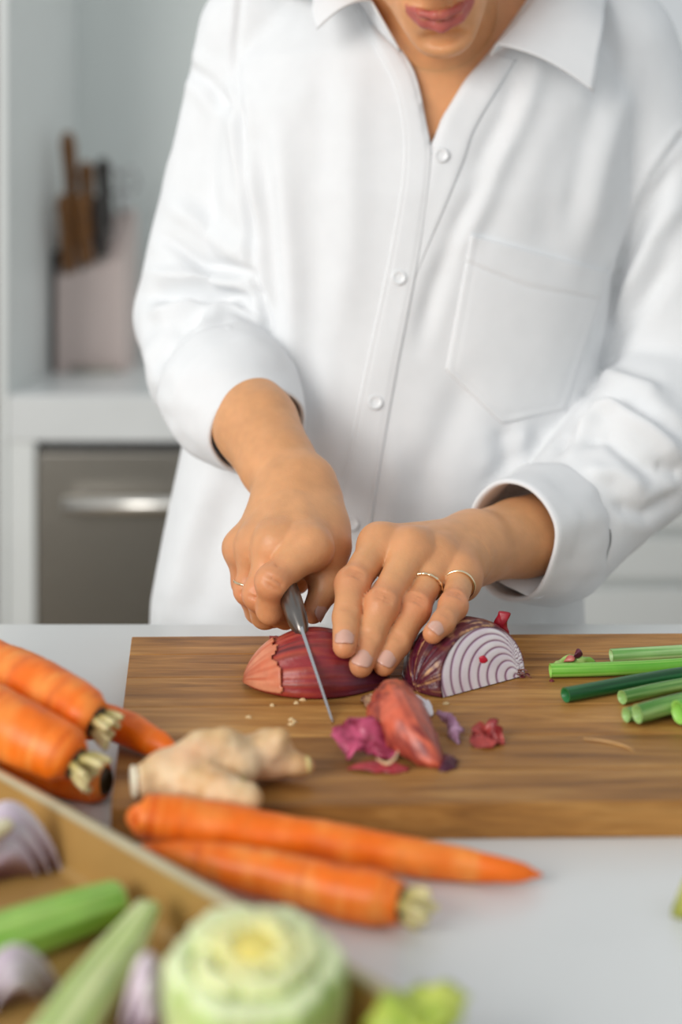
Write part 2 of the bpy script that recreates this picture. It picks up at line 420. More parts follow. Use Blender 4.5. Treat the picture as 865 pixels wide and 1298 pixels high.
# back run
FY = 2.39
V, F = box((-0.5595, FY-0.01, 0.822), (2.4, WY, ZC), 0.003)
obj('back_worktop', V, F, M['quartz'], None, 'thick white worktop along the back wall holding the knife block', 'countertop', smooth=False)
t = thing('tall_cabinet', 'tall white cabinet panel beside the dishwasher at the back', 'cabinet', (-0.57, 2.7, 0))
V, F = box((-0.576, FY-0.012, 0.0), (-0.56, WY-0.001, 2.4), 0.002); obj('side_panel', V, F, M['paint'], t, smooth=False)
V, F = box((-0.56, FY-0.006, 0.0), (-0.513, FY+0.5, 0.8215), 0.002); obj('filler_panel', V, F, M['paint'], t, smooth=False)
t = thing('refrigerator', 'dark steel refrigerator edge beside the tall white panel', 'refrigerator', (-0.95, 2.65, 0))
V, F = box((-1.4, 2.4, 0.0), (-0.579, WY-0.002, 1.85), 0.004); obj('body', V, F, M['black'], t, smooth=False)
V, F = box((-1.39, 2.37, 0.05), (-0.581, 2.3995, 1.84), 0.004); obj('door', V, F, M['steel'], t, smooth=False)
dw = thing('dishwasher', 'stainless steel dishwasher with bar handle under the back worktop', 'dishwasher', (-0.2, FY, 0))
V, F = box((-0.511, FY+0.02, 0.10), (0.09, FY+0.58, 0.8215), 0.002); obj('body', V, F, M['black'], dw, smooth=False)
V, F = box((-0.509, FY-0.012, 0.12), (0.088, FY+0.0195, 0.805), 0.004); dd = obj('door', V, F, M['steel'], dw, smooth=False)
V, F, _, _ = sweep([(-0.455, FY-0.055, 0.725), (0.03, FY-0.055, 0.725)], [0.0145, 0.0145], 14, 4); hb = obj('handle', V, F, M['steel_bright'], dw)
for x in (-0.43, 0.005):
    V, F, _, _ = sweep([(x, FY-0.011, 0.725), (x, FY-0.055, 0.725)], [0.010, 0.010], 10, 3); obj('handle_post', V, F, M['steel'], hb)
for i in range(3):
    x0 = 0.0915+i*0.77; c = thing('drawer_cabinet', ['white drawer cabinet next to the dishwasher', 'white drawer cabinet between two other drawer cabinets', 'white drawer cabinet at the end of the back run'][i], 'cabinet', (x0+0.38, FY+0.25, 0), 'white drawer cabinets under the back worktop')
    V, F = box((x0, FY+0.02, 0.08), (x0+0.768, WY-0.01, 0.8215)); obj('body', V, F, M['paint'], c, smooth=False)
    zz = [0.10, 0.38, 0.575, 0.67, 0.815]
    for z0, z1 in ((0.10, 0.36), (0.376, 0.575), (0.591, 0.66), (0.676, 0.80)):
        V, F = box((x0+0.004, FY-0.004, z0), (x0+0.764, FY+0.0195, z1), 0.002); obj('drawer', V, F, M['paint'], c, smooth=False)

# knife block with knives
kb = thing('knife_block', 'pale pink wooden knife block on the back worktop', 'knife block', (-0.48, 2.80, ZC))
bx0, bx1 = -0.545, -0.415
prof = [(2.72, ZC), (2.90, ZC), (2.90, 1.20), (2.86, 1.215), (2.72, 1.115)]
V = np.array([(x, y, z) for x in (bx0, bx1) for y, z in prof]); n = len(prof)
F = [tuple(range(n)), tuple(reversed(range(n, 2*n)))]+[(i, i+n, (i+1) % n+n, (i+1) % n) for i in range(n)]
V[:, 2] -= np.where((V[:, 2] > 1.05) & (V[:, 0] < -.5), .035, 0); obj('block', V, F, M['pinkwood'], kb, smooth=False)
V, F = box((bx0-0.013, 2.74, ZC), (bx0-0.0005, 2.90, 1.13), 0.002); obj('side_plate', V, F, M['black'], kb, smooth=False)
V, F = box((bx0+0.03, 2.70, ZC), (bx1-0.01, 2.7195, ZC+0.012), 0.002); obj('foot_strip', V, F, M['steel'], kb, smooth=False)
up = unit((0, -0.42, 1.0))
kn = [(-0.520, 2.79, 1.14, 0.235, 0.015, 0), (-0.490, 2.79, 1.15, 0.165, 0.015, 0), (-0.522, 2.735, 1.085, 0.165, 0.015, 0), (-0.490, 2.735, 1.10, 0.15, 0.015, 0), (-0.4585, 2.79, 1.165, 0.155, 0.015, 1), (-0.460, 2.74, 1.115, 0.13, 0.014, 1), (-0.436, 2.850, 1.200, 0.12, 0.010, 2)]
for i, (x, y, z, L, r, kind) in enumerate(kn):
    p = A3(x, y, z); lab = ['kitchen knife standing tallest in the pink block', 'golden brown handled kitchen knife beside the tallest knife', 'golden brown knife at the front of the block by the tall cabinet', 'golden brown knife at the front middle of the block', 'dark brown handled knife at the back of the block', 'dark brown handled knife at the front of the block', 'steel kitchen scissors standing in the block'][i]
    k = thing('kitchen_scissors' if kind == 2 else 'kitchen_knife', lab, 'scissors' if kind == 2 else 'knife', p, 'utensils standing in the knife block')
    if kind == 2:
        for s in (-1, 1):
            c = p+up*0.075+A3(s*0.017, 0, 0); th = np.linspace(0, 2*math.pi, 17)
            ring = [c+A3(0.016*math.cos(a), 0, 0)+up*0.026*math.sin(a) for a in th]
            V, F, _, _ = sweep(ring, [0.0035, 0.0035], 8, 24, up=(0, 1, 0), cap=False); obj('finger_loop', V, F, M['blade'], k)
        V, F, _, _ = sweep([p-up*0.03, p+up*0.05], [0.007, 0.009], 8, 4); obj('shank', V, F, M['blade'], k)
    else:
        mm = M['brownwood'] if kind == 0 else M['handle']
        V, F, _, _ = sweep([p+up*0.012, p+up*0.03, p+up*L*0.6, p+up*L*0.9, p+up*L], [r*.8, r, r*.85, r*1.05, r*.6], 10, 12); obj('handle', V, F, mm if i else M['brownwood'], k)
        V, F, _, _ = sweep([p-up*0.03, p+up*0.013], [r*.75, r*.75], 10, 3); obj('bolster', V, F, M['bolster'], k)

# ------------------------------------------------------------ cutting board, built of glued strips
cb = thing('cutting_board', 'large oiled brown wooden cutting board on the white worktop', 'cutting board', (0.13, 0.82, ZC))
bl, br = 0.966, 0.672
yb = [0.690, 0.732, 0.780, 0.828, 0.880, 0.926, 0.966]
def left_x(y): return -0.1115-(y-0.690)/(0.966-0.690)*0.0305
XR = 0.42
for i in range(6):
    y0, y1 = yb[i], yb[i+1]
    V, F = box((0, y0, ZC), (1, y1, ZB), 0.0009 if 0 < i < 5 else 0.0012)
    x0 = np.array([left_x(y) for y in V[:, 1]])
    yy = V[:, 1]+(V[:, 0]-0.4)*0.012*(1 if i < 6 else 0)
    V[:, 0] = x0+(XR-x0)*np.clip(V[:, 0], 0, 1); V[:, 1] = yy+0.003
    obj('wood_strip', V, F, M['board'], cb, smooth=False)

# ------------------------------------------------------------ the person
per = thing('person', 'person in a white button-up shirt slicing a red onion with both hands', 'person', (0.05, 1.22, 0.0))
SKIN = A3(*lin(216, 158, 110)); SKIN_RED = A3(*lin(210, 118, 84)); LIP = A3(*lin(176, 84, 82))

# the knife's line: tip on the board, bolster between finger and thumb
KT = A3(*ON(422, 915, ZB+.0008)); KB = AT(376, 778, .873)
kd = unit(KT-KB); toc = unit(A3(0, 0, CAMZ)-(KT+KB)/2)
side = unit(np.cross(kd, toc)); side = unit(Matrix.Rotation(math.radians(-4), 3, Vector(kd)) @ Vector(side))
upk = np.cross(side, kd); upk = upk if upk[2] > 0 else -upk       # blade height direction
KC = KB-upk*.006

# right hand (holds the knife)
RH = dict(
    wrist=AT(372, 616, 0.985),
    idx=[AT(393, 694, 0.914), AT(346, 737, 0.891), AT(344, 772, 0.902), AT(362, 783, 0.918)],
    mid=[AT(350, 690, 0.920), AT(329, 752, 0.910), AT(336, 779, 0.931), AT(358, 780, 0.946)],
    rin=[AT(325, 693, 0.936), AT(316, 747, 0.934), AT(327, 774, 0.952), AT(350, 770, 0.966)],
    pin=[AT(306, 695, 0.956), AT(311, 738, 0.960), AT(325, 757, 0.974), AT(345, 757, 0.980)],
    thu=[AT(404, 640, 0.974), AT(421, 694, 0.942), AT(414, 742, 0.924), AT(397, 776, 0.912)])
f = Field((-.135, .86, .915), (.03, 1.13, 1.10), 0.0012)
w = RH['wrist']
f.chain([AT(292, 485, 1.09), AT(325, 540, 1.040), AT(352, 588, 1.006), w], [.034, .031, .027, .0245], .004)
dn = unit(A3(-.15, -.8, .6))
for key, r0, r1 in (('idx', .016, .0125), ('mid', .016, .0125), ('rin', .015, .0115), ('pin', .014, .0105)):
    m = RH[key][0]
    f.cone(w+(m-w)*.12, m, r0, r1, .016)
f.cone(w+A3(.012, .0, 0), AT(408, 668, .953), .017, .015, .014)
f.cone(AT(408, 668, .953), AT(400, 700, .928), .015, .012, .012)
f.cone(AT(340, 690, .949), AT(385, 700, .939), .016, .016, .012)
f.cone(AT(325, 720, .960), AT(372, 730, .952), .012, .013, .008)
f.begin()
for key, rr in (('idx', (.0122, .0108, .0095, .0078)), ('mid', (.0118, .0105, .0092, .0078)), ('rin', (.0108, .0098, .0086, .0074)), ('pin', (.0098, .0088, .0076, .0066))):
    f.next(); P = RH[key]; f.cone(P[0], P[1], rr[0], rr[1]*.94, .006)
    f.cone(P[1], P[2], rr[1]*.94, rr[2], .0025); f.cone(P[2], P[3], rr[2], rr[3], .0025)
    f.ell(P[0]+dn*.0025, (rr[0]*.9,)*3, .008); f.ell(P[1], (rr[1]*1.02,)*3, .004)
f.next(); P = RH['thu']; f.cone(P[0], P[1], .0155, .0125, .012); f.cone(P[1], P[2], .0120, .0102, .004); f.cone(P[2], P[3], .0100, .0074, .003); f.ell(P[2], (.0106,)*3, .004)
# tendons and creases
for key in ('idx', 'mid', 'rin'):
    m = RH[key][0]; f.cone(w+(m-w)*.45+dn*.0115, m+dn*.009, .0022, .003, .006)
f.end(.009)
f.cone(AT(352, 716, .888), AT(390, 703, .891), .0006, .0006, .003, 's')
for key in ('idx', 'mid', 'rin', 'pin'):
    for off in (-.0022, .0022):
        p1 = RH[key][1]; ax = unit(RH[key][2]-RH[key][0]); s = unit(np.cross(ax, A3(0, -1, 0)))
        f.cone(p1+ax*off-s*.006+A3(0, -.0105, .002), p1+ax*off+s*.006+A3(0, -.0105, .002), .0006, .0006, .0022, 's')
f.chain([KC+kd*.004, KC-kd*.03, KC-kd*.06, KC-kd*.094], [.0060, .0064, .0070, .0066], .0008, 's', flat=(upk, 1.55))      # the handle lies in the closed hand
rhV, rhF = f.mesh(1)

# left hand (fingers on the onion)
LH = dict(
    wrist=AT(606, 693, .985),
    idx=[AT(481, 690, .925), AT(447, 741, .889), AT(440, 783, .870), AT(437, 819, .848)],
    mid=[AT(522, 697, .918), AT(484, 768, .876), AT(468, 813, .862), AT(458, 843, .850)],
    rin=[AT(556, 710, .925), AT(526, 772, .884), AT(504, 815, .868), AT(487, 842, .857)],
    pin=[AT(586, 727, .922), AT(575, 768, .879), AT(562, 789, .863), AT(549, 803, .854)],
    thu=[AT(580, 712, .975), AT(530, 735, .962), AT(490, 752, .935), AT(464, 772, .912)])
f = Field((-.012, .83, .905), (.185, 1.10, 1.05), 0.0012)
w = LH['wrist']
f.chain([AT(708, 672, 1.07), AT(660, 682, 1.025), w], [.034, .0305, .0255], .004, flat=((0, .3, 1), .92))
dl = unit(A3(-.1, -.45, 1))
for key, r0, r1 in (('idx', .0165, .0118), ('mid', .0165, .0120), ('rin', .0155, .0112), ('pin', .0150, .0102)):
    m = LH[key][0]; f.cone(w+(m-w)*.10, m-dl*.001, r0, r1, .016)
f.cone(LH['idx'][0]-dl*.012, LH['pin'][0]-dl*.010, .011, .010, .01)
f.cone(w+(LH['mid'][0]-w)*.5-dl*.010, LH['mid'][0]-dl*.012, .016, .012, .012)
f.begin()
for key, rr in (('idx', (.0112, .0104, .0090, .0072)), ('mid', (.0112, .0102, .0090, .0074)), ('rin', (.0104, .0096, .0085, .0070)), ('pin', (.0094, .0084, .0074, .0062))):
    f.next(); P = LH[key]; f.cone(P[0], P[1], rr[0], rr[1]*.93, .007)
    f.cone(P[1], P[2], rr[1]*.95, rr[2], .002); f.cone(P[2], P[3], rr[2], rr[3], .002)
    f.ell(P[0]+dl*.0022, (rr[0]*.85,)*3, .008); f.ell(P[1]+dl*.0004, (rr[1]*1.02,)*3, .005)
    m = P[0]; f.cone(w+(m-w)*.4+dl*.011, m+dl*.008, .0018, .0028, .006)
    for jn, dep in ((1, .0), (2, .0)):
        pj = P[jn]; ax = unit(P[jn+1]-P[jn-1]); dor = unit(A3(0, -.75, .55)-ax*np.dot(A3(0, -.75, .55), ax)); s = np.cross(ax, dor)
        for off in ((-.0026, 0, .0026) if jn == 1 else (-.0012, .0014)):
            f.cone(pj+ax*off-s*.0055+dor*rr[jn]*.99, pj+ax*off+s*.0055+dor*rr[jn]*.99, .0006, .0006, .0022, 's')
f.end(.010)
P = LH['thu']; f.cone(P[0], P[1], .0155, .0125, .012); f.cone(P[1], P[2], .0115, .0098, .004); f.cone(P[2], P[3], .0096, .0076, .003)
f.cone(w+A3(.004, -.022, .004), AT(640, 706, .985), .0004, .0004, .003, 's')
lhV, lhF = f.mesh(1)

# head, neck, chest
HC = A3(0.061, 1.058, 1.462)
HR = Rz(math.radians(4)) @ Ry(math.radians(7)) @ Rx(math.radians(-43)).T
HR = Rz(math.radians(-6)) @ Ry(math.radians(-7)) @ Rx(math.radians(44))
# head local axes: x = viewer's right, y = back, z = up ; face points to -y
def H(x, fw, u): return HC+HR @ A3(x, -fw, u)
f = Field((-.06, .90, 1.16), (.21, 1.30, 1.63), 0.0022)
f.cone((.078, 1.170, 1.30), HC+A3(.006, .055, -.035), .056, .050, .012)
f.ell(H(0, -.012, .035), (.072, .092, .084), .02, HR)
f.ell(H(0, .028, -.014), (.063, .056, .066), .02, HR)
for s in (-1, 1):
    f.cone(H(s*.061, .006, -.036), H(s*.010, .078, -.093), .014, .012, .02)
    f.ell(H(s*.045, .052, -.024), (.023, .022, .022), .02, HR)
    f.ell(H(s*.074, -.008, -.01), (.006, .017, .030), .004, HR)
f.ell(H(0, .084, -.096), (.016, .014, .013), .016, HR)
f.ell(H(0, .076, -.070), (.029, .018, .026), .02, HR)
f.chain([H(0, .088, .012), H(0, .108, -.026)], [.008, .0095], .01)
f.ell(H(0, .110, -.030), (.0105, .010, .009), .006, HR)
for s in (-1, 1):
    f.ell(H(s*.0135, .100, -.033), (.0075, .009, .0075), .006, HR)
    f.ell(H(s*.006, .106, -.040), (.0035, .004, .003), .002, HR, 's')
    f.ell(H(s*.031, .090, .004), (.016, .012, .010), .012, HR, 's')
    f.ell(H(s*.031, .076, .004), (.0125, .0125, .0115), .002, HR)
    f.ell(H(s*.030, .085, .026), (.022, .008, .006), .012, HR)
UPL = [H(-.0245, .0845, -.0625), H(-.014, .0960, -.0620), H(-.004, .1015, -.0615), H(0, .1015, -.0622), H(.004, .1015, -.0615), H(.014, .0960, -.0620), H(.0245, .0845, -.0625)]
LOL = [H(-.0235, .0845, -.0645), H(-.013, .0950, -.0705), H(0, .0985, -.0735), H(.013, .0950, -.0705), H(.0235, .0845, -.0645)]
UPR = [.0012, .0028, .0033, .0031, .0033, .0028, .0012]; LOR = [.0012, .0042, .0056, .0042, .0012]
f.chain(UPL, UPR, .003)
f.chain(LOL, LOR, .003)
f.chain([H(-.0250, .0870, -.0635), H(-.012, .1010, -.0655), H(0, .1055, -.0668), H(.012, .1010, -.0655), H(.0250, .0870, -.0635)], [.0004]*5, .0024, 's')
f.ell(H(0, .094, -.0875), (.016, .006, .005), .010, HR, 's')
hdV, hdF = f.mesh(1)

# torso shared by skin and shirt: stacked superellipse sections
SECT = np.array([  # z, cx, cy, a, b
    (.70, .020, 1.205, .190, .118), (.88, .022, 1.200, .180, .112), (1.00, .034, 1.198, .168, .110), (1.12, .055, 1.198, .168, .110),
    (1.22, .066, 1.195, .176, .110), (1.29, .071, 1.195, .178, .104), (1.33, .074, 1.195, .168, .092), (1.365, .076, 1.195, .140, .074), (1.395, .078, 1.19, .095, .058), (1.42, .08, 1.185, .060, .045)])
def torso_field(f, inset=0.0, k=0.0, zmax=2):
    x = f.ax[0][:, None, None]; y = f.ax[1][None, :, None]; z = f.ax[2]
    c = [np.interp(z, SECT[:, 0], SECT[:, i])[None, None, :] for i in (1, 2, 3, 4)]
    ker = np.ones(9)/9
    ins = inset+(.012*np.clip((1.24-z)/.04, 0, 1)[None, None, :] if inset else 0); a, b = c[2]-ins, c[3]-ins
    e = 2.35
    r = (np.abs((x-c[0])/a)**e+np.abs((y-c[1])/b)**e)**(1/e)
    d = (r-1)*np.minimum(a, b)
    d = np.maximum(d, (z-1.412+inset)[None, None, :]); d = np.maximum(d, (0.715-z)[None, None, :])
    f.comb((slice(None),)*3, d.astype(np.float32), k if k else 1e-4, 'u')

f = Field((-.19, 1.05, .70), (.36, 1.34, 1.44), 0.006)
torso_field(f, 0.010)
f.chain([(-.085, 1.21, 1.345), (-.115, 1.215, 1.13), (-.108, 1.19, 1.095), AT(300, 495, 1.10)], [.033, .026, .026, .026], .01)
f.chain([(.235, 1.2, 1.345), (.292, 1.19, 1.05), AT(712, 668, 1.075)], [.033, .028, .026], .01)
f.cone((.078, 1.165, 1.30), (.07, 1.15, 1.40), .055, .048, .02)
toV, toF = f.mesh(2)

bodyV, bodyF = cat_meshes([(rhV, rhF), (lhV, lhF), (hdV, hdF), (toV, toF)])
cols = np.tile(SKIN, (len(bodyV), 1))
def blend(c, col, wgt): return c*(1-wgt)[:, None]+col*wgt[:, None]
def near(P, r): return np.exp(-(np.linalg.norm(bodyV-P, axis=1)/r)**2)
for hand in (RH, LH):
    for key in ('idx', 'mid', 'rin', 'pin', 'thu'):
        P = hand[key]
        for j, (r, a) in enumerate(((.012, .45), (.011, .8), (.008, .4), (.010, .5))): cols = blend(cols, SKIN_RED, near(P[j], r)*a)
n0 = len(rhV)+len(lhV)
hl = (bodyV[n0:n0+len(hdV)]-HC) @ HR     # head local (x, y, z)
lx, lf, lu = hl[:, 0], -hl[:, 1], hl[:, 2]
hw = bodyV[n0:n0+len(hdV)]
def lipdist(chain_, rr):
    C = catmull(chain_, 41); R = np.interp(np.linspace(0, 1, 41), np.linspace(0, 1, len(rr)), rr); d = np.full(len(hw), 1.0)
    for c_, r_ in zip(C, R): d = np.minimum(d, np.linalg.norm(hw-c_, axis=1)-r_)
    return d
ld = np.minimum(lipdist(UPL, UPR)+.0008, lipdist(LOL, LOR))
lipw = np.clip((.0026-ld)/.0016, 0, 1)*.9*(np.abs(lx) < .0255)
hc = np.tile(A3(*lin(214, 154, 106)), (len(hl), 1))
hc = hc*(1-lipw)[:, None]+LIP*lipw[:, None]
cols[n0:n0+len(hdV)] = hc
tb = np.arange(len(cols)) >= n0+len(hdV); cols[tb] = A3(*lin(214, 154, 106))
cols *= (1+.05*vnoise(bodyV, 90)+.04*vnoise(bodyV, 240))[:, None]
obj('body', bodyV, bodyF, M['skin'], per, cols=cols)

# fingernails
def nail(tip, prev, nrm, w, l, push, parent):
    ax = unit(tip-prev); n = unit(np.asarray(nrm)-ax*np.dot(nrm, ax)); s = np.cross(ax, n)
    V = []; nu, nv = 9, 11
    for i in range(nv):
        t = i/(nv-1)*2-1
        for j in range(nu):
            q = j/(nu-1)*2-1
            ww = w*math.sqrt(max(0.0, 1-abs(t)**3.2))*.5+w*.06
            V.append(tip+ax*(t*l*.5)+s*(q*ww)+n*(push-(q*ww)**2/(w*1.05)-max(0, t)**2*.0006-max(0, -t)**4*.0012))
    V = np.array(V); F = []
    for i in range(nv-1):
        for j in range(nu-1): a = i*nu+j; F.append((a, a+1, a+nu+1, a+nu))
    V2 = np.vstack([V, V-n*.0007]); m = len(V); F2 = F+[tuple(reversed([k+m for k in q])) for q in F]
    edge = list(range(nu))+[i*nu+nu-1 for i in range(1, nv)]+[(nv-1)*nu+j for j in range(nu-2, -1, -1)]+[i*nu for i in range(nv-2, 0, -1)]
    for a, b in zip(edge, edge[1:]+edge[:1]): F2.append((a, a+m, b+m, b))
    obj('fingernail', V2, F2, M['nail'], parent)
view = A3(0, -.86, .5)
for key, wv, lv, ps in (('idx', .0104, .0128, .0079), ('mid', .0110, .0132, .0081), ('rin', .0104, .0124, .0077), ('pin', .0090, .0105, .0068)):
    P = LH[key]; nail(P[3]-unit(P[3]-P[2])*.0016, P[2], view+A3(-.05, 0, 0), wv, lv, ps, per)
P = RH['thu']; nail(P[3]+unit(P[3]-P[2])*-.001, P[2], A3(.92, -.35, .2), .0100, .012, .0082, per)

# rings
def ring(center, axis, r, tube, beads, parent, name='ring'):
    axis = unit(axis); u = unit(np.cross(axis, A3(0.3, 0, 1))); v = np.cross(axis, u)
    th = np.linspace(0, 2*math.pi, 61)[:-1]; V = []; F = []
    for i, a in enumerate(th):
        tb = tube*(1+.28*math.cos(a*15) if beads else 1)
        for j in range(8):
            b = j/8*2*math.pi; V.append(center+(u*math.cos(a)+v*math.sin(a))*(r+tb*math.cos(b))+axis*tb*math.sin(b))
    n = len(th)
    for i in range(n):
        for j in range(8): F.append((i*8+j, ((i+1) % n)*8+j, ((i+1) % n)*8+(j+1) % 8, i*8+(j+1) % 8))
    obj(name, np.array(V), F, M['gold'], parent)
P = LH['rin']; ring(P[0]+(P[1]-P[0])*.56, P[1]-P[0]+A3(.006, 0, 0), .0106, .0010, True, per)
P = LH['pin']; ring(P[0]+(P[1]-P[0])*.38, P[1]-P[0], .0098, .0009, False, per)
P = RH['rin']; ring(P[0]+(P[1]-P[0])*.86, P[1]-P[0], .0104, .0009, False, per)

# ---- shirt
f = Field((-.20, 1.03, .705), (.39, 1.34, 1.44), 0.0028)
torso_field(f)
SLW = [A3(-.070, 1.205, 1.355), A3(-.101, 1.215, 1.23), A3(-.118, 1.205, 1.118), A3(-.104, 1.155, 1.080), AT(292, 480, 1.105), AT(303, 500, 1.085)]
f.chain(SLW, [.050, .050, .056, .054, .047, .042], .005)
SRW = [A3(.225, 1.2, 1.335), A3(.272, 1.21, 1.20), A3(.288, 1.19, 1.055), A3(.228, 1.115, 1.015), AT(712, 668, 1.07), AT(676, 680, 1.04)]
f.chain(SRW, [.060, .060, .062, .055, .046, .042], .007)
f.cone((-.075, 1.2, 1.36), (.0, 1.195, 1.395), .03, .03, .03); f.cone((.225, 1.2, 1.36), (.15, 1.195, 1.395), .03, .03, .03)
f.cone((.20, 1.215, 1.10), (.25, 1.215, 1.075), .042, .042, .008)
# open the sleeve ends
f.chain([AT(292, 483, 1.10), AT(309, 513, 1.078), AT(345, 570, 1.02)], [.026, .039, .053], .002, 's')
f.chain([AT(716, 668, 1.07), AT(695, 674, 1.052), AT(630, 690, 1.00)], [.026, .040, .050], .002, 's')
# V-neck opening and neck hole
x = f.ax[0][:, None, None]; y = f.ax[1][None, :, None]; z = f.ax[2][None, None, :]
pxg = x/np.maximum(y, .1)*FPX+CX; pyg = HY-(z-CAMZ)/np.maximum(y, .1)*FPX
vl = np.interp(pyg, [-60, 0, 45, 90, 150, 186], [452, 468, 497, 524, 538, 546]); vr = np.interp(pyg, [-60, 0, 64, 100, 150, 186], [690, 668, 622, 590, 560, 547])
wd = np.maximum(np.maximum(vl-pxg, pxg-vr), pyg-188)/1650.0
wd = np.maximum(wd, y-1.19)
f.comb((slice(None),)*3, wd.astype(np.float32), .002, 's')
f.cone((.075, 1.17, 1.33), (.075, 1.15, 1.48), .066, .070, .004, 's')
shV, shF = f.mesh(2)

def proj(P): return CX+P[:, 0]/P[:, 1]*FPX, HY-(P[:, 2]-CAMZ)/P[:, 1]*FPX
def seg_dist(px, py, poly):
    d = np.full(len(px), 1e9); side = np.zeros(len(px)); tt = np.zeros(len(px)); n = len(poly)-1
    for i in range(n):
        (x0, y0), (x1, y1) = poly[i], poly[i+1]; dx, dy = x1-x0, y1-y0; L = dx*dx+dy*dy
        t = np.clip(((px-x0)*dx+(py-y0)*dy)/L, 0, 1); qx, qy = px-x0-t*dx, py-y0-t*dy; q = np.hypot(qx, qy); m = q < d
        d = np.where(m, q, d); side = np.where(m, np.sign(dx*qy-dy*qx), side); tt = np.where(m, (i+t)/n, tt)
    return d, side, tt
N = vnormals(shV, shF); px, py = proj(shV)
vd = shV-A3(0, 0, CAMZ); vd /= np.linalg.norm(vd, axis=1)[:, None]; facing = np.clip(-(N*vd).sum(1)*3, 0, 1)
# fold lines read off the photo: (points, width px, depth mm; + = crease, - = ridge)
FOLDS = [
 # knife-arm sleeve
 ([(205, 60), (262, 105), (298, 150)], 9, 3.5), ([(262, 105), (300, 235), (322, 300)], 10, 3.5), ([(240, 30), (222, 110), (205, 220)], 18, -3),
 ([(250, 90), (290, 190), (312, 255)], 12, -3.0),
 ([(215, 255), (270, 300), (318, 330)], 14, -4.5), ([(205, 300), (260, 338), (320, 348)], 8, 4.5), ([(190, 345), (250, 352), (322, 362)], 10, -4.5),
 ([(186, 375), (245, 372), (318, 378)], 8, 5.0), ([(188, 400), (240, 390), (322, 396)], 10, -4.5), ([(195, 470), (225, 415), (268, 386)], 8, 4.0),
 ([(240, 455), (262, 412), (322, 402)], 10, -4), ([(212, 500), (240, 440), (285, 405), (335, 412)], 7, 4), ([(230, 510), (260, 465), (330, 440)], 10, -3),
 ([(176, 400), (182, 440), (205, 495)], 10, -2),
 ([(301, 110), (307, 225), (322, 338)], 6, 4.5), ([(318, 200), (328, 300), (345, 400)], 12, -2.5), ([(316, 340), (328, 370), (336, 398), (350, 440)], 5, 6.5), ([(306, 356), (330, 374)], 4, 4), ([(300, 384), (332, 398)], 4, 4),
 # torso
 ([(352, 150), (362, 330), (372, 520)], 16, -3), ([(330, 180), (345, 330), (352, 420)], 12, 3), ([(410, 60), (400, 250), (404, 430)], 22, 2.2), ([(440, 80), (448, 260), (430, 420)], 20, -2),
 ([(385, 440), (395, 560), (410, 640)], 14, 2.5), ([(300, 600), (262, 700), (240, 790)], 22, 4), ([(270, 600), (235, 700), (212, 790)], 18, -3), ([(340, 660), (300, 790)], 18, -3),
 ([(620, 215), (585, 280), (552, 360), (530, 440)], 11, 3.5), ([(640, 190), (600, 275), (570, 330)], 13, -3.0), ([(690, 60), (668, 130), (628, 215)], 14, -2.5), ([(655, 90), (640, 150), (600, 220)], 12, 2.5),
 ([(735, 130), (700, 240), (690, 330)], 20, 2), ([(800, 90), (765, 200), (740, 320)], 18, -2.5), ([(775, 70), (742, 190), (720, 290)], 14, 2),
 ([(600, 470), (560, 560), (520, 640)], 20, 3), ([(640, 540), (640, 600)], 14, 3.5), ([(665, 545), (660, 605)], 12, -3), ([(500, 560), (490, 690)], 16, -2.5), ([(560, 600), (530, 660), (500, 780)], 20, 2.5),
 ([(690, 540), (660, 580), (612, 620)], 12, 3.5), ([(700, 760), (690, 795)], 10, 2),
 # other sleeve
 ([(858, 205), (815, 270), (775, 380), (755, 440)], 10, 4.0), ([(865, 250), (830, 300), (790, 390)], 14, -4), ([(850, 330), (800, 400), (755, 470)], 12, 3.0),
 ([(755, 470), (800, 490), (840, 500)], 10, -4), ([(745, 500), (790, 502), (830, 528), (865, 552)], 8, 4.5), ([(770, 515), (820, 545), (862, 580)], 12, -4.5), ([(728, 548), (760, 520), (790, 512)], 8, -4),
 ([(735, 560), (770, 555), (800, 580), (835, 610)], 9, 3.8), ([(740, 600), (780, 600), (815, 625)], 12, -3.5), ([(705, 580), (725, 545), (748, 505)], 8, 4.5), ([(830, 590), (865, 600)], 10, 3), ([(775, 640), (815, 650), (860, 625)], 9, 3),
]
disp = np.zeros(len(shV))
for poly, w, dep in FOLDS:
    d, sd, tt = seg_dist(px, py, poly); fade = np.clip(np.minimum(tt, 1-tt)*4+.25, 0, 1)
    g = np.exp(-(d/w)**2); rim = np.exp(-((d-1.9*w)/(1.1*w))**2)*.28
    disp += -dep*(.00150 if min(q[0] for q in poly) < 240 or max(q[0] for q in poly) > 780 else .00115)*(g-rim)*fade
# armhole seams
for poly in ([(305, -5), (298, 60), (300, 140), (310, 260), (322, 330)], [(865, 172), (828, 222), (808, 268), (785, 330)]):
    d, sd, tt = seg_dist(px, py, poly); disp += -.0022*np.exp(-(d/4)**2)+.0014*np.exp(-((d-9)/5)**2)*(sd > 0)
disp = disp*facing*np.clip((np.hypot(px-308, py-512)-62)/30, 0, 1)*np.clip((np.hypot(px-690, py-680)-70)/30, 0, 1)
disp += .0024*vnoise(shV, (9, 9, 5))+.0016*vnoise(shV, (26, 26, 11))+.0005*vnoise(shV, (60, 60, 30))
shV = shV+N*disp[:, None]
shV = laplace(shV, shF, .4)
shirt = obj('shirt', shV, shF, M['cotton'], per)
bvh = BVHTree.FromPolygons([tuple(v) for v in shV], [tuple(int(i) for i in q) for q in shF])
CAMP = Vector((0, 0, CAMZ))
def hit(px_, py_):
    d = Vector(AT(px_, py_, 1.0))-CAMP; r = bvh.ray_cast(CAMP+d*.9, d.normalized())
    return (A3(*r[0]), A3(*r[1])) if r[0] is not None else (None, None)

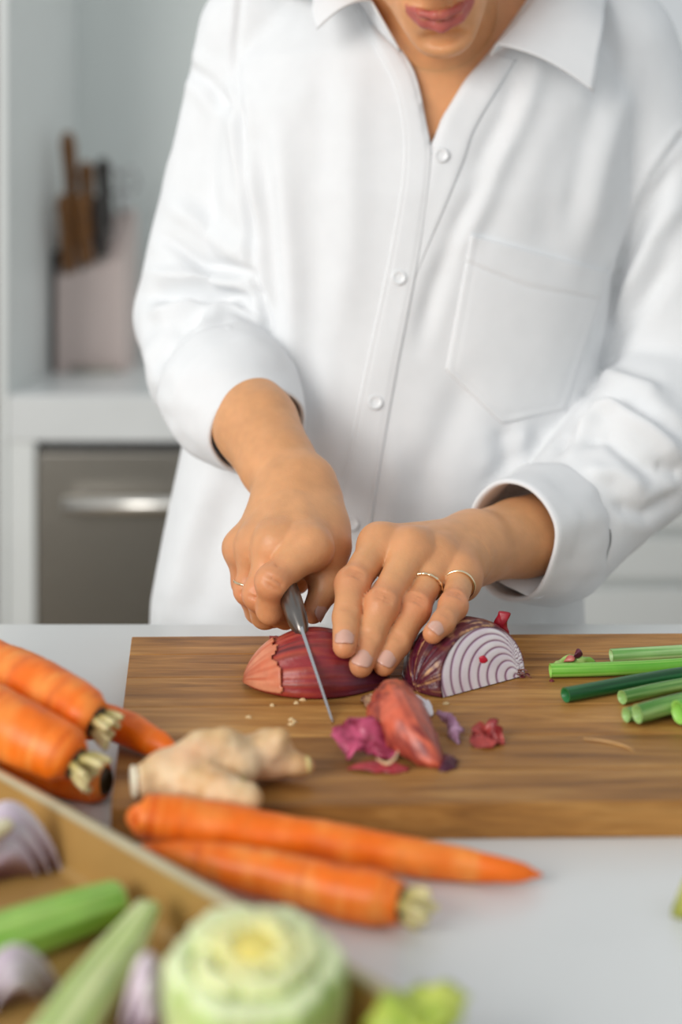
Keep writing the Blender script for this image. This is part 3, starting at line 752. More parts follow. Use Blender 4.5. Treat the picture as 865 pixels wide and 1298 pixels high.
def applique(name, grid, m, parent, off, drop=.004):
    """cloth piece lying on the shirt: grid[i][j] = photo pixel; off(i,j) = height above the shirt"""
    n, mm = len(grid), len(grid[0]); P = np.zeros((n, mm, 3)); ok = np.ones((n, mm), bool)
    for i in range(n):
        for j in range(mm):
            p, nn = hit(*grid[i][j])
            if p is None or p[1] < 1.04 or (p[1] > 1.15 and grid[i][j][1] < 300): ok[i, j] = False; continue
            P[i, j] = p
    for i in range(n):
        for j in range(mm):
            if not ok[i, j]:
                k = np.argwhere(ok); q = k[np.argmin(((k-[i, j])**2).sum(1))]; P[i, j] = AT(grid[i][j][0], grid[i][j][1], P[q[0], q[1], 1])
    dr = P-A3(0, 0, CAMZ); D0 = np.linalg.norm(dr, axis=2); dr = dr/D0[:, :, None]; D1 = D0.copy()
    for _ in range(4):
        E = np.pad(D1, 1, mode='edge'); D1 = .4*D1+.15*(E[2:, 1:-1]+E[:-2, 1:-1]+E[1:-1, 2:]+E[1:-1, :-2])
    D1 = np.minimum(D1, D0)-np.array([[off(i/(n-1), j/(mm-1)) for j in range(mm)] for i in range(n)])
    P = A3(0, 0, CAMZ)+dr*D1[:, :, None]
    V = P.reshape(-1, 3); F = []
    for i in range(n-1):
        for j in range(mm-1): a = i*mm+j; F.append((a, a+mm, a+mm+1, a+1))
    edge = list(range(mm))+[i*mm+mm-1 for i in range(1, n)]+[(n-1)*mm+j for j in range(mm-2, -1, -1)]+[i*mm for i in range(n-2, 0, -1)]
    B = V[edge]; vv = B-A3(0, 0, CAMZ); vv /= np.linalg.norm(vv, axis=1)[:, None]; k0 = len(V)
    V = np.vstack([V, B+vv*drop])
    for e in range(len(edge)):
        a, b = edge[e], edge[(e+1) % len(edge)]; F.append((a, b, k0+(e+1) % len(edge), k0+e))
    obj(name, V, F, m, parent)
def strip_grid(left, right, n, m):
    L = catmull(left, n); R = catmull(right, n)
    return [[tuple(L[i]*(1-j/(m-1))+R[i]*(j/(m-1))) for j in range(m)] for i in range(n)]
def soft(u, v, e=.13, h=.0020):
    q = min(v, 1-v); s = h*min(1, q/.05+.35); return s-.0009*math.exp(-((q-e)/.035)**2)
applique('placket', strip_grid([(448, 10), (476, 60), (500, 110), (511, 165), (510, 225), (498, 300), (484, 370), (458, 490), (432, 620), (412, 720), (398, 805)], [(470, 8), (499, 48), (526, 92), (540, 152), (547, 200), (540, 270), (528, 345), (500, 490), (478, 620), (464, 720), (452, 805)], 190, 17), M['cotton'], shirt, soft)
applique('front_band', strip_grid([(622, 66), (591, 101), (562, 150), (549, 192), (539, 245), (528, 310), (518, 360)], [(655, 76), (628, 120), (602, 165), (588, 205), (568, 255), (540, 320), (522, 365)], 80, 11), M['cotton'], shirt, lambda u, v: soft(u, v)*.75*(1-u**4))
# pocket (pointed at the bottom)
TL, TR, BR, BP, BL = (597, 298), (774, 345), (716, 519), (637, 538), (565, 469)
pg = []
for i in range(61):
    u = i/60; row = []
    for j in range(41):
        v = j/40; top = np.array(TL)*(1-v)+np.array(TR)*v; vb = .46
        bot = np.array(BL)*(1-v/vb)+np.array(BP)*(v/vb) if v < vb else np.array(BP)*(1-(v-vb)/(1-vb))+np.array(BR)*((v-vb)/(1-vb))
        row.append(tuple(top*(1-u)+bot*u))
    pg.append(row)
def pock(u, v):
    q = min(v, 1-v, 1-u); s = .0026*min(1, q/.03+.35)-.0008*math.exp(-((q-.05)/.015)**2)
    s += .0010*(u < .20); return s-.0008*math.exp(-((u-.20)/.012)**2)
applique('pocket', pg, M['cotton'], shirt, pock)

# buttons
for bx, by in ((560, 197), (506, 352), (476, 510), (446, 664)):
    p, nn = hit(bx, by); d = unit(A3(0, 0, CAMZ)-p); nn = unit(d+A3(0, 0, .05)); u = unit(np.cross(nn, A3(0, 0, 1))); v = np.cross(nn, u)
    V = []; F = []; prof = [(0, .0012), (.0022, .0012), (.0034, .0014), (.0042, .0022), (.0050, .0024), (.0056, .0016), (.0056, 0)]
    for r, h in prof:
        for k in range(24):
            a = k/24*2*math.pi; V.append(p+nn*(h+.0016)+(u*math.cos(a)+v*math.sin(a))*r)
    for i in range(len(prof)-1):
        for k in range(24): a = i*24+k; b = i*24+(k+1) % 24; F.append((a, a+24, b+24, b))
    bt = obj('button', V, F, M['button'], shirt)
    hv = []
    for sx in (-1, 1):
        for sy in (-1, 1):
            c = p+nn*.0029+(u*sx+v*sy)*.0010; hv.append(box(c-.00035, c+.00035))

# cuffs (rolled, thick, open)
def cuff(path, rads, squash, parent, seed, wob=.0012):
    """path: back .. opening ; double-walled turned-up cuff"""
    P = catmull(path, 30); R = np.interp(np.linspace(0, 1, 30), np.linspace(0, 1, len(rads)), rads); T = np.gradient(P, axis=0); T /= np.linalg.norm(T, axis=1)[:, None]
    n = 96; th = np.linspace(0, 2*math.pi, n, endpoint=False); V = []
    seq = [(i, 0.0) for i in range(30)]+[(29, -.0012), (29, -.0030)]+[(i, -.0042) for i in range(28, 8, -1)]
    for q, (i, dr) in enumerate(seq):
        t = T[i]; u = unit(A3(0, 0, 1)-t*t[2]); w = np.cross(t, u)
        bul = .0030*math.sin(min(1, i/29)*math.pi)
        base = P[i]+t*(.0010 if q in (30, 31) else 0)
        rr = R[i]+dr+bul*(1 if dr == 0 else .6)
        X = base+(np.cos(th)[:, None]*u*squash[0]+np.sin(th)[:, None]*w*squash[1])*rr
        if i == 0: X = base+(np.cos(th)[:, None]*u*squash[0]+np.sin(th)[:, None]*w*squash[1])*(rr-.006)
        nz = wob*vnoise(X+seed, (20, 20, 34))+.6*wob*vnoise(X+seed*2, (45, 45, 80))*(.35 if i > 24 else 1)
        X = X+(np.cos(th)[:, None]*u+np.sin(th)[:, None]*w)*nz[:, None]; V.append(X)
    m = len(V); V = np.vstack(V); F = []
    for i in range(m-1):
        for j in range(n): a = i*n+j; b = i*n+(j+1) % n; F.append((a, b, b+n, a+n))
    return obj('cuff', V, F, M['cotton'], parent)
cuff([AT(282, 484, 1.112), AT(300, 510, 1.085), AT(325, 545, 1.05)], [.0535, .0500, .0390], (1.0, 1.0), shirt, 1.3, .0022)
cuff([AT(728, 660, 1.078), AT(700, 672, 1.055), AT(648, 685, 1.012)], [.0480, .0480, .0425], (1.0, .92), shirt, 5.1, .0038)
# loose fold hanging under the left cuff
V, F = patch([AT(628, 735, 1.005), AT(662, 752, 1.0), AT(682, 757, 1.0), AT(715, 745, 1.02), AT(735, 735, 1.03), AT(690, 715, 1.03), AT(655, 718, 1.02)], A3(0, -.008, -.004), 6, .002, .0012, 60, 3)
obj('cuff_fold', V, F, M['cotton'], shirt)

# collar: stations of (stand bottom, fold, outer edge) around the neck
ST = [
 (AT(622, 70, 1.088), AT(630, 56, 1.080), AT(752, 117, 1.083)),
 (AT(645, 52, 1.105), AT(655, 28, 1.100), AT(758, 75, 1.090)),
 (AT(672, 25, 1.13), AT(684, -15, 1.125), AT(765, 20, 1.115)),
 (A3(.160, 1.18, 1.375), A3(.158, 1.18, 1.415), A3(.212, 1.18, 1.392)),
 (A3(.130, 1.245, 1.40), A3(.128, 1.245, 1.440), A3(.165, 1.27, 1.405)),
 (A3(.075, 1.265, 1.405), A3(.075, 1.265, 1.448), A3(.075, 1.30, 1.405)),
 (A3(.020, 1.245, 1.40), A3(.022, 1.245, 1.440), A3(-.015, 1.27, 1.405)),
 (A3(-.008, 1.18, 1.375), A3(-.006, 1.18, 1.415), A3(-.065, 1.18, 1.395)),
 (AT(462, 20, 1.13), AT(452, -25, 1.120), AT(392, -5, 1.110)),
 (AT(484, 42, 1.105), AT(462, -14, 1.098), AT(395, 18, 1.090)),
 (AT(508, 66, 1.090), AT(470, 0, 1.082), AT(402, 38, 1.080)),
]
ns = 90; lines = [catmull([s[k] for s in ST], ns) for k in range(3)]
V = []; nv = 25
for i in range(ns):
    b0, fo, ou = lines[0][i], lines[1][i], lines[2][i]
    for j in range(nv):
        t = j/(nv-1)
        if t < .4: q = t/.4; p = b0*(1-q)+fo*q
        else:
            q = (t-.4)/.6; lift = unit(A3(0, -.5, .9))*.006*math.sin(math.pi*q)
            p = fo*(1-q)+ou*q+lift+A3(0, -.004*math.sin(math.pi*min(q*3, 1)*.5), 0)
        V.append(p)
V = np.array(V); F = []
for i in range(ns-1):
    for j in range(nv-1): a = i*nv+j; F.append((a, a+1, a+nv+1, a+nv))
mi = [1 if (k % (nv-1)) < 8 else 0 for k in range(len(F))]
co = obj('collar', V, F, [M['cotton'], M['collar_in']], shirt, midx=mi)
sm = co.modifiers.new('solidify', 'SOLIDIFY'); sm.thickness = .0018; sm.offset = 0

# hair (tied back), trousers and shoes
f = Field((-.06, .93, 1.30), (.21, 1.30, 1.68), 0.004)
f.ell(H(0, -.022, .042), (.081, .096, .089), .01, HR)
f.ell(H(0, .100, -.045), (.062, .085, .085), .012, HR, 's')
f.cone(H(0, -.115, .03), H(0, -.135, .015), .035, .030, .02)
hV, hF = f.mesh(2); obj('hair', hV, hF, M['hair'], per)
f = Field((-.2, 1.04, .07), (.25, 1.38, .80), 0.008)
f.ell((.02, 1.205, .76), (.165, .105, .10), .03)
for s in (-1, 1): f.chain([(.02+s*.085, 1.21, .74), (.02+s*.10, 1.20, .46), (.02+s*.105, 1.22, .09)], [.088, .062, .050], .02)
tV, tF = f.mesh(2); obj('trousers', tV, tF, M['denim'], per)
for s in (-1, 1):
    f = Field((.02+s*.105-.07, 1.02, -.005), (.02+s*.105+.07, 1.32, .14), 0.005)
    f.chain([(.02+s*.105, 1.25, .05), (.02+s*.112, 1.16, .045), (.02+s*.118, 1.08, .032)], [.046, .044, .034], .02); f.plane((0, 0, .0005), (0, 0, -1))
    sV, sF = f.mesh(1); obj('shoe', sV, sF, M['shoe'], per)

# ------------------------------------------------------------ knife
kn_ = thing('chef_knife', 'steel kitchen knife held in the hand, blade through the onion', 'knife', KT)
L = np.linalg.norm(KT-KB)
outl = []
for i in range(25):
    t = i/24; outl.append((t, 0.0-.002*t**6, -.0265*(1-t**4.5)-.0012*(1-t)))
V = []; F = []
for t, top, bot in outl:
    c = KB+kd*(t*L); bot = max(bot, min(top-.0004, (ZB+.0003-c[2])/upk[2])); wth = .0011*(1-.55*t)
    for hgt, w in ((top, wth), (top-.004*(1-t), wth), (bot*.55, wth*.6), (bot, .0001)):
        V.append(c+upk*hgt+side*w); V.append(c+upk*hgt-side*w)
for i in range(24):
    a = i*8; b = a+8
    for j in range(3): F.append((a+2*j, b+2*j, b+2*j+2, a+2*j+2)); F.append((a+2*j+1, a+2*j+3, b+2*j+3, b+2*j+1))
    F.append((a, a+1, b+1, b)); F.append((a+6, b+6, b+7, a+7))
F.append((0, 2, 4, 6, 7, 5, 3, 1))
obj('blade', V, F, M['blade'], kn_, smooth=False)
def kprof(th, s): return 1/np.sqrt((np.cos(th)/1.25)**2+(np.sin(th)/.78)**2)
c0 = KC
V, F, _, _ = sweep([c0+kd*.016, c0+kd*.011, c0, c0-kd*.012, c0-kd*.03], [.0012, .0052, .0080, .0088, .0088], 20, 20, up=upk, prof=kprof); obj('bolster', V, F, M['bolster'], kn_)
V, F, _, _ = sweep([c0-kd*.028, c0-kd*.06, c0-kd*.085, c0-kd*.095], [.0086, .0096, .0096, .0080], 20, 16, up=upk, prof=kprof); obj('handle', V, F, M['handle'], kn_)

# ------------------------------------------------------------ colours
ORANGE = A3(*lin(238, 112, 10)); ORANGE_L = A3(*lin(244, 150, 66)); ORANGE_D = A3(*lin(196, 72, 6))
def carrot(path, rad, label, crown=None, group='carrots on the worktop', n=60, seed=1, stub=True):
    """path from crown to tip"""
    P = np.asarray(path, dtype=float); base = A3(P[:, 0].mean(), P[:, 1].mean(), max(ZC, P[:, 2].min()-max(rad)))
    t = thing('carrot', label, 'carrot', base, group)
    V, F, S, TH = sweep(P, rad, 28, n)
    d = .0007*vnoise(V+seed, 55)+.0004*vnoise(V+seed*2, 140)
    rings = vnoise(np.stack([S*38+seed, TH*.35, S*0], 1), 1.0); fine = vnoise(np.stack([S*110+seed, np.cos(TH)*.8, np.sin(TH)*.8], 1), 1.0)
    N = V-catmull(P, 200)[np.clip((S*199).astype(int), 0, 199)]; N /= np.maximum(np.linalg.norm(N, axis=1), 1e-6)[:, None]
    V = V+N*(d-.00045*np.clip(rings-.35, 0, 1)*1.6)[:, None]
    w = np.clip(.45+.9*vnoise(V+seed, (70, 70, 70))*.6+.35*fine, 0, 1); cl = lerp(ORANGE, ORANGE_L, np.clip(w*1.6-.45, 0, 1)*.85)
    cl = lerp(cl, ORANGE_D, np.clip(rings-.35, 0, 1)*.9)
    obj('root', V, F, M['veg'], t, cols=cl)
    if crown is not None:
        ax = unit(P[0]-P[1]); c = P[0]
        r0 = crown
        V, F, S, TH = sweep([c-ax*.003, c+ax*.0005, c+ax*.0022, c+ax*.0026], [rad[0]*.97, rad[0]*.80, rad[0]*.55, .001], 20, 8)
        obj('crown', V, F, M['veg'], t, cols=np.tile(A3(*lin(66, 52, 30)), (len(V), 1))*(1+.4*vnoise(V, 300))[:, None])
        if stub:
            rn = np.random.default_rng(seed); u = unit(np.cross(ax, A3(0, 0, 1))); v = np.cross(ax, u)
            for k in range(9):
                a = k/9*2*math.pi+rn.random()*.4; q = (u*math.cos(a)+v*math.sin(a)); rr = r0*(.15+.55*(k % 3)/2); ln = r0*(.9+.8*rn.random())
                p0 = c+q*rr*.8; p2 = p0+ax*ln+q*ln*.35+A3(0, 0, -.0006)
                V, F, S, TH = sweep([p0, (p0+p2)/2+q*.001, p2], [r0*.26, r0*.22, r0*.19], 8, 7)
                cc = lerp(A3(*lin(168, 150, 62)), A3(*lin(226, 212, 158)), np.clip(S+.3*rn.random(), 0, 1)); obj('stem_stub', V, F, M['leaf'], t, cols=cc)
    return t
# pair in front of the board
carrot([AT(176, 1033, .667), AT(186, 1035, .667), AT(260, 1047, .666), AT(400, 1067, .660), AT(560, 1092, .651), AT(640, 1103, .644), AT(688, 1109, .643)], [.0015, .0088, .0108, .0112, .0108, .0100, .0090, .0080, .0068, .0054, .0040, .0010],
       'long slim carrot lying along the front edge of the cutting board', None, seed=11)
cb1 = carrot([AT(509, 1136, .604), AT(470, 1128, .609), AT(400, 1112, .620), AT(310, 1092, .632), AT(235, 1076, .643), AT(180, 1066, .653)], [.0082, .0112, .0112, .0102, .0088, .0062, .0025],
       'carrot with a trimmed stem end in front of the board, below the slim one', .0085, seed=5)
# heap by the tray
carrot([AT(122, 915, .735), AT(100, 902, .740), AT(40, 868, .772), AT(-40, 828, .83), AT(-120, 792, .95)], [.0100, .0136, .0150, .0150, .0120, .004],
       'thick carrot with a dark crown and yellow stub on top of the heap', .0095, 'carrots heaped beside the board', seed=21)
carrot([AT(96, 967, .706), AT(74, 953, .710), AT(10, 920, .727), AT(-60, 882, .765), AT(-150, 840, .82)], [.0095, .0142, .0160, .0160, .0125, .004],
       'thick carrot with a pale trimmed end next to the tray', .0090, 'carrots heaped beside the board', seed=33)
carrot([A3(-.215, .845, .9125), A3(-.17, .806, .9165), A3(-.128, .772, .9290), A3(-.098, .749, .9262), A3(-.081, .737, .9225)], [.012, .0122, .0098, .0072, .0016],
       'thin carrot whose tip rests on the edge of the cutting board', None, 'carrots heaped beside the board', seed=44)
cb5 = carrot([AT(134, 985, .735), AT(110, 984, .738), AT(40, 968, .752), AT(-40, 945, .775)], [.0085, .0105, .0110, .0095, .003],
       'small dull carrot at the bottom of the heap under the others', .004, 'carrots heaped beside the board', seed=55, stub=False)

# ------------------------------------------------------------ red onions
PUR = A3(*lin(90, 18, 44)); RED = A3(*lin(152, 42, 44)); RUST = A3(*lin(186, 84, 54)); DKP = A3(*lin(58, 12, 36)); TAN = A3(*lin(206, 158, 112)); PINK = A3(*lin(222, 128, 112))
def onion_prof(t):   # t 0..1 along axis -> radius factor
    return np.sin(np.pi*np.clip(t, 0, 1)**.92)**.62
on = thing('onion_half', 'purple-red onion half in its skin being cut by the knife', 'onion', (-.008, .877, ZB), 'red onion halves on the board')
ax0 = A3(-.0585, .864, ZB+.002); ax1 = A3(.030, .874, ZB+.0)
def revolve(a, b, R, n, m, ang0, ang1, height=1.0, prof=onion_prof, up=(0, 0, 1)):
    d = b-a; e = unit(d); u = unit(A3(*up)-e*np.dot(A3(*up), e)); w = np.cross(e, u); V = []; S = []; TH = []
    for i in range(n):
        t = i/(n-1); r = R*float(prof(np.array(t)))
        for j in range(m):
            th = ang0+(ang1-ang0)*j/(m-1); V.append(a+d*t+(u*math.cos(th)*height+w*math.sin(th))*r); S.append(t); TH.append(th)
    F = [(i*m+j, i*m+j+1, (i+1)*m+j+1, (i+1)*m+j) for i in range(n-1) for j in range(m-1)]
    return np.array(V), F, np.array(S), np.array(TH)
V, F, S, TH = revolve(ax0, ax1, .0318, 90, 90, -math.pi/2, math.pi/2, 1.0)
V[:, 2] = np.maximum(V[:, 2], ZB+.0003)
rib = vnoise(np.stack([TH*9, S*1.2, S*0], 1), 1.0); rib2 = vnoise(np.stack([TH*24, S*3, S*0+5], 1), 1.0)
cl = lerp(RED, PUR, np.clip((S-.30)*2.2, 0, 1)); cl = lerp(cl, RUST, np.clip(.75-S*1.15+.6*rib2, 0, 1)*.85); cl = lerp(cl, DKP, np.clip(rib*1.2+.8*rib2, 0, 1)*.85)
cl = lerp(cl, DKP, np.clip((S-.62)*2.0, 0, 1)*.55); cl = lerp(cl, TAN, np.clip(vnoise(np.stack([TH*5, S*7, S*0+9], 1), 1.0)+vnoise(np.stack([TH*17, S*9, S*0+3], 1), 1.0)*.7-.95, 0, 1)*np.clip((S-.55)*4, 0, 1))
mid = (ax0+ax1)/2; V += unit(A3(0, 0, 1))*0; Nn = V-(ax0+(ax1-ax0)*S[:, None]); Nn /= np.maximum(np.linalg.norm(Nn, axis=1), 1e-6)[:, None]
V = V+Nn*(.0005*rib+.0003*rib2)[:, None]; V[:, 2] = np.maximum(V[:, 2], ZB+.0003)
nn = 90; rim_l = [i*nn for i in range(90)]; rim_r = [i*nn+89 for i in range(90)]
F2 = list(F)+[(rim_l[i], rim_l[i+1], rim_r[i+1], rim_r[i]) for i in range(89)]
obj('bulb', V, F2, M['peel'], on, cols=cl)
# loose dry skin over the pointed end
V, F, S, TH = revolve(ax0-(ax1-ax0)*.012, ax1, .0327, 90, 70, -1.50, 1.50, 1.0)
keep = S < .225+.035*vnoise(np.stack([TH*3, TH*0, TH*0], 1), 1.0)+.02*vnoise(np.stack([TH*9, TH*0, TH*0], 1), 1.0)
F2 = [q for q in F if all(keep[k] for k in q)]
V = V+A3(0, 0, .0003); V += (.0009*vnoise(V, (90, 90, 90)))[:, None]*unit(A3(-.2, -.5, 1)); V[:, 2] = np.maximum(V[:, 2], ZB+.0004)
cl = lerp(A3(*lin(206, 108, 72)), A3(*lin(224, 148, 112)), np.clip(.5+vnoise(np.stack([TH*12, S*3, S], 1), 1.0), 0, 1)); cl = lerp(cl, A3(*lin(176, 84, 46)), np.clip(.08-S, 0, 1)*8)
idx = sorted({k for q in F2 for k in q}); mp = {k: i for i, k in enumerate(idx)}
o = obj('dry_skin', V[idx], [[mp[k] for k in q] for q in F2], M['peel'], on, cols=cl[idx]); so = o.modifiers.new('solidify', 'SOLIDIFY'); so.thickness = .0006; so.offset = 1

# right-hand piece with the cut face
oc = thing('onion_piece', 'cut red onion piece showing white and purple rings under the fingers', 'onion', (.078, .872, ZB), 'red onion halves on the board')
CA = A3(*ON(547, 889, ZB)); CB = A3(*ON(658, 859, ZB)); CC = A3(.0760, .8755, ZB+.0030)
ab = unit(CB-CA); fn = unit(np.cross(ab, A3(0, 0, 1))); fn = fn if fn[1] < 0 else -fn      # faces the camera side
fnt = unit(fn+A3(0, 0, .16))
f = Field((.02, .81, ZB-.004), (.14, .94, ZB+.05), .0008)
RR = np.stack([ab, unit(np.cross(A3(0, 0, 1), ab)), A3(0, 0, 1)], axis=1)
f.ell(CC, (.0395, .0365, .0345), .002, RR)
f.plane(CA, fnt); f.plane((0, 0, ZB+.0004), (0, 0, -1))
V, Fq = f.mesh(0); V, Fq = V, Fq
dpl = (V-CA) @ fnt; 
rel = V-CC; s_ab = rel @ ab; ang = np.arctan2(rel[:, 2], rel @ RR[:, 1]); mer = np.stack([ang*7, s_ab*25, s_ab*0], 1)
n1 = vnoise(mer, 1.0); n2 = vnoise(np.stack([ang*18, s_ab*60, s_ab*0+4], 1), 1.0)
cl = lerp(DKP, PUR, np.clip(.5+n2, 0, 1)); cl = lerp(cl, A3(*lin(96, 40, 42)), np.clip(.3+n1*.7, 0, 1)); cl = lerp(cl, TAN, np.clip(vnoise(np.stack([ang*4.5, s_ab*110, s_ab*0+7], 1), 1.0)*1.1+.6*n2+.5*vnoise(V, 400)-.30, 0, 1)*1.2*(s_ab < .016)); cl = lerp(cl, A3(*lin(120, 72, 52)), np.clip(vnoise(V, 220)+.5*vnoise(V, 520)-.1, 0, 1)*.7)
cl = lerp(cl, RED, np.clip((s_ab-.012)*60, 0, 1)*.6); cl = np.clip(cl, 0, 1)
onface = dpl > -.0012
N = V-CC; N /= np.linalg.norm(N, axis=1)[:, None]
V = V+N*((.0006*n1+.0003*n2)*(~onface)*(V[:, 2] > ZB+.003))[:, None]
obj('skin', V, Fq, M['peel'], oc, cols=cl)
# cut face: layered rings, relief between layers
g = []; nx_, nz_ = 150, 84
e0 = CA-ab*.012; LW = np.linalg.norm(CB-CA)+.024
gu = np.linspace(0, LW, nx_); gz = np.linspace(0, .043, nz_); uz = unit(A3(0, 0, 1)-fnt*fnt[2])
P = np.array([e0+ab*a+uz*c for c in gz for a in gu])
loc = (P-CC) @ RR; inside = (loc[:, 0]/.0391)**2+(loc[:, 1]/.0361)**2+(loc[:, 2]/.0341)**2 < 1
inside &= P[:, 2] > ZB+.0003
root = CB-ab*.001+uz*.001; q = P-root; dx = -(q @ ab); dz = q @ uz
tpar = (dx*dx+dz*dz*1.18)/np.maximum(2*(dx*.94+dz*.34), 1e-4)       # circles tangent at the root
ph = tpar/.0037+.15*vnoise(P, 40); fr = ph-np.floor(ph)
line = np.exp(-((fr-.5)/.115)**2)
WH = A3(*lin(248, 243, 247)); LIL = A3(*lin(206, 176, 204)); VIO = A3(*lin(132, 62, 112))
cl = lerp(WH, LIL, np.clip(.35+.5*vnoise(P, 120)+.6*(np.abs(fr-.5) < .26), 0, 1)*.34); cl = lerp(cl, VIO, line*.9)
edge_d = 1-np.sqrt((loc[:, 0]/.0391)**2+(loc[:, 1]/.0361)**2+(loc[:, 2]/.0341)**2); cl = lerp(cl, PUR, np.clip(1-edge_d/.035, 0, 1))
P2 = P+fnt*(.0007-.0005*line)[:, None]
F = [(k, k+1, k+nx_+1, k+nx_) for k in (i*nx_+j for i in range(nz_-1) for j in range(nx_-1)) if inside[k] and inside[k+1] and inside[k+nx_] and inside[k+nx_+1]]
idx = sorted({k for q_ in F for k in q_}); mp = {k: i for i, k in enumerate(idx)}
obj('cut_face', P2[idx], [[mp[k] for k in q_] for q_ in F], M['flesh'], oc, cols=cl[idx])
# upright dry tip and root hairs
p = AT(632, 800, .890)
V, F = patch([AT(622, 800, .892), AT(630, 782, .890), AT(634, 774, .889), AT(648, 778, .888), AT(643, 790, .889), AT(645, 803, .890), AT(634, 810, .890)], A3(0, -.0025, .0), 5, .0007, .0008, 150, 4)
obj('dry_tip', V, F, M['peel'], oc, cols=np.tile(A3(*lin(150, 24, 40)), (len(V), 1))*(1+.35*vnoise(V, 300))[:, None])
for k in range(7):
    a = CB+A3(-.002+.0006*k, 0, .002+.0012*(k % 3)); b2 = a+A3(.003+.0015*(k % 4), -.003, -.0012+.0008*(k % 3)); b2[2] = max(b2[2], ZB+.0006)
    V, F, S, TH = sweep([a, (a+b2)/2+A3(0, 0, .001), b2], [.0005, .0004, .0002], 5, 6); obj('root_hair', V, F, M['peel'], oc, cols=np.tile(A3(*lin(120, 70, 60)), (len(V), 1)))
# small chip of red skin stuck on the face
V, F = patch([AT(608, 833, .8545), AT(614, 831, .8545), AT(619, 837, .8545), AT(614, 841, .8545), AT(609, 839, .8545)], fnt*.0006, 3, .0004); obj('skin_chip', V, F, M['peel'], oc, cols=np.tile(A3(*lin(176, 24, 50)), (len(V), 1)))

def scrap(name, outl, bulge, label, c0, c1, noise=.0008, ns=120, seed=0, thick=.0006, group='onion skin scraps on the board', m='peel', stripe=None, cat='onion skin', rings=9, jag=.0014):
    V, F = patch(outl, bulge, rings, thick, noise, ns, seed, jag=jag); V[:, 2] = np.maximum(V[:, 2], ZB+.0002)
    w = np.clip(.5+.7*vnoise(V+seed, 130)+.3*vnoise(V+seed, 330), 0, 1)
    if stripe is not None:
        s = unit(stripe); q = np.cross(V, s); w = np.clip(.62+.8*vnoise(q, 520)+.2*vnoise(V, 60), 0, 1)
    return obj(name, V, F, M[m], None, label, cat, group, cols=lerp(c0, c1, w))
scrap('onion_peel', [AT(490, 858, .806), AT(474, 880, .795), AT(466, 906, .785), AT(472, 928, .768), AT(490, 945, .752), AT(530, 972, .738), AT(563, 974, .735), AT(560, 948, .748), AT(548, 918, .765), AT(535, 888, .785), AT(512, 864, .802)],
      A3(-.002, -.012, .014), 'big rust-red curved piece of onion peel in front of the cut onions', A3(*lin(112, 30, 34)), A3(*lin(214, 102, 72)), .0004, 70, 1, .0009, stripe=AT(550, 974, .735)-AT(495, 860, .806))
scrap('onion_peel', [ON(420, 932, ZB+.010), ON(430, 918, ZB+.014), ON(452, 914, ZB+.015), ON(480, 922, ZB+.012), ON(500, 938, ZB+.008), ON(505, 955, ZB+.004), ON(480, 962, ZB+.001), ON(455, 958, ZB+.001), ON(443, 968, ZB+.001), ON(432, 950, ZB+.005)],
      A3(0, -.002, .001), 'crumpled shiny magenta onion layer in front of the knife tip', A3(*lin(124, 6, 42)), A3(*lin(228, 100, 140)), .0046, 120, 2, .0009)
scrap('onion_peel', [ON(440, 974, ZB+.001), ON(462, 968, ZB+.001), ON(495, 966, ZB+.001), ON(516, 972, ZB+.001), ON(505, 980, ZB+.001), ON(470, 979, ZB+.001)], A3(0, 0, .003), 'flat torn dark red onion skin under the magenta layer', A3(*lin(120, 20, 36)), A3(*lin(186, 60, 66)), .001, 160, 3)
scrap('onion_peel', [ON(556, 964, ZB+.001), ON(570, 957, ZB+.003), ON(582, 966, ZB+.001), ON(572, 976, ZB+.001), ON(558, 975, ZB+.001)], A3(0, 0, .003), 'tiny dark purple onion scrap at the foot of the big peel', DKP, PUR, .001, 200, 4)
scrap('onion_slice', [ON(527, 878, ZB+.010), ON(538, 884, ZB+.008), ON(548, 896, ZB+.004), ON(549, 908, ZB+.001), ON(540, 906, ZB+.001), ON(530, 892, ZB+.002)], A3(0, -.002, .002), 'small white onion sliver behind the big rust-red peel', A3(*lin(236, 226, 236)), A3(*lin(250, 246, 250)), .0002, 100, 5, .002, m='flesh', cat='onion')
scrap('onion_peel', [ON(552, 905, ZB+.006), ON(566, 904, ZB+.008), ON(582, 914, ZB+.007), ON(588, 926, ZB+.004), ON(584, 940, ZB+.001), ON(572, 938, ZB+.001), ON(570, 922, ZB+.003)], A3(.001, -.002, .003), 'curled lilac onion strip between the peel and the red flake', A3(*lin(118, 52, 88)), A3(*lin(206, 160, 192)), .0022, 180, 6)
scrap('onion_peel', [ON(598, 924, ZB+.006), ON(612, 912, ZB+.009), ON(632, 918, ZB+.008), ON(643, 930, ZB+.004), ON(636, 942, ZB+.001), ON(618, 947, ZB+.001), ON(600, 945, ZB+.001)], A3(0, -.0005, -.0035), 'crumpled brownish red onion skin flake lying apart on the board', A3(*lin(128, 32, 36)), A3(*lin(196, 84, 76)), .0034, 190, 7)
scrap('onion_peel', [ON(458, 884, ZB+.002), ON(474, 878, ZB+.006), ON(492, 884, ZB+.004), ON(488, 900, ZB+.001), ON(466, 897, ZB+.001)], A3(0, 0, .003), 'pale brown fibrous onion root bit under the fingertips', A3(*lin(96, 40, 46)), A3(*lin(206, 170, 128)), .0018, 260, 8)
scrap('onion_peel', [AT(340, 803, .95), AT(346, 796, .95), AT(356, 799, .95), AT(372, 803, .945), AT(368, 812, .935), AT(350, 812, .935)], A3(0, 0, .002), 'dark red onion skin scrap behind the onion half', A3(*lin(110, 30, 30)), A3(*lin(160, 60, 48)), .001, 200, 9)
V, F, S, TH = sweep([ON(478, 962, ZB+.004), ON(490, 968, ZB+.005), ON(500, 962, ZB+.007), ON(505, 952, ZB+.009)], [.0006, .0009, .0008, .0005], 8, 20)
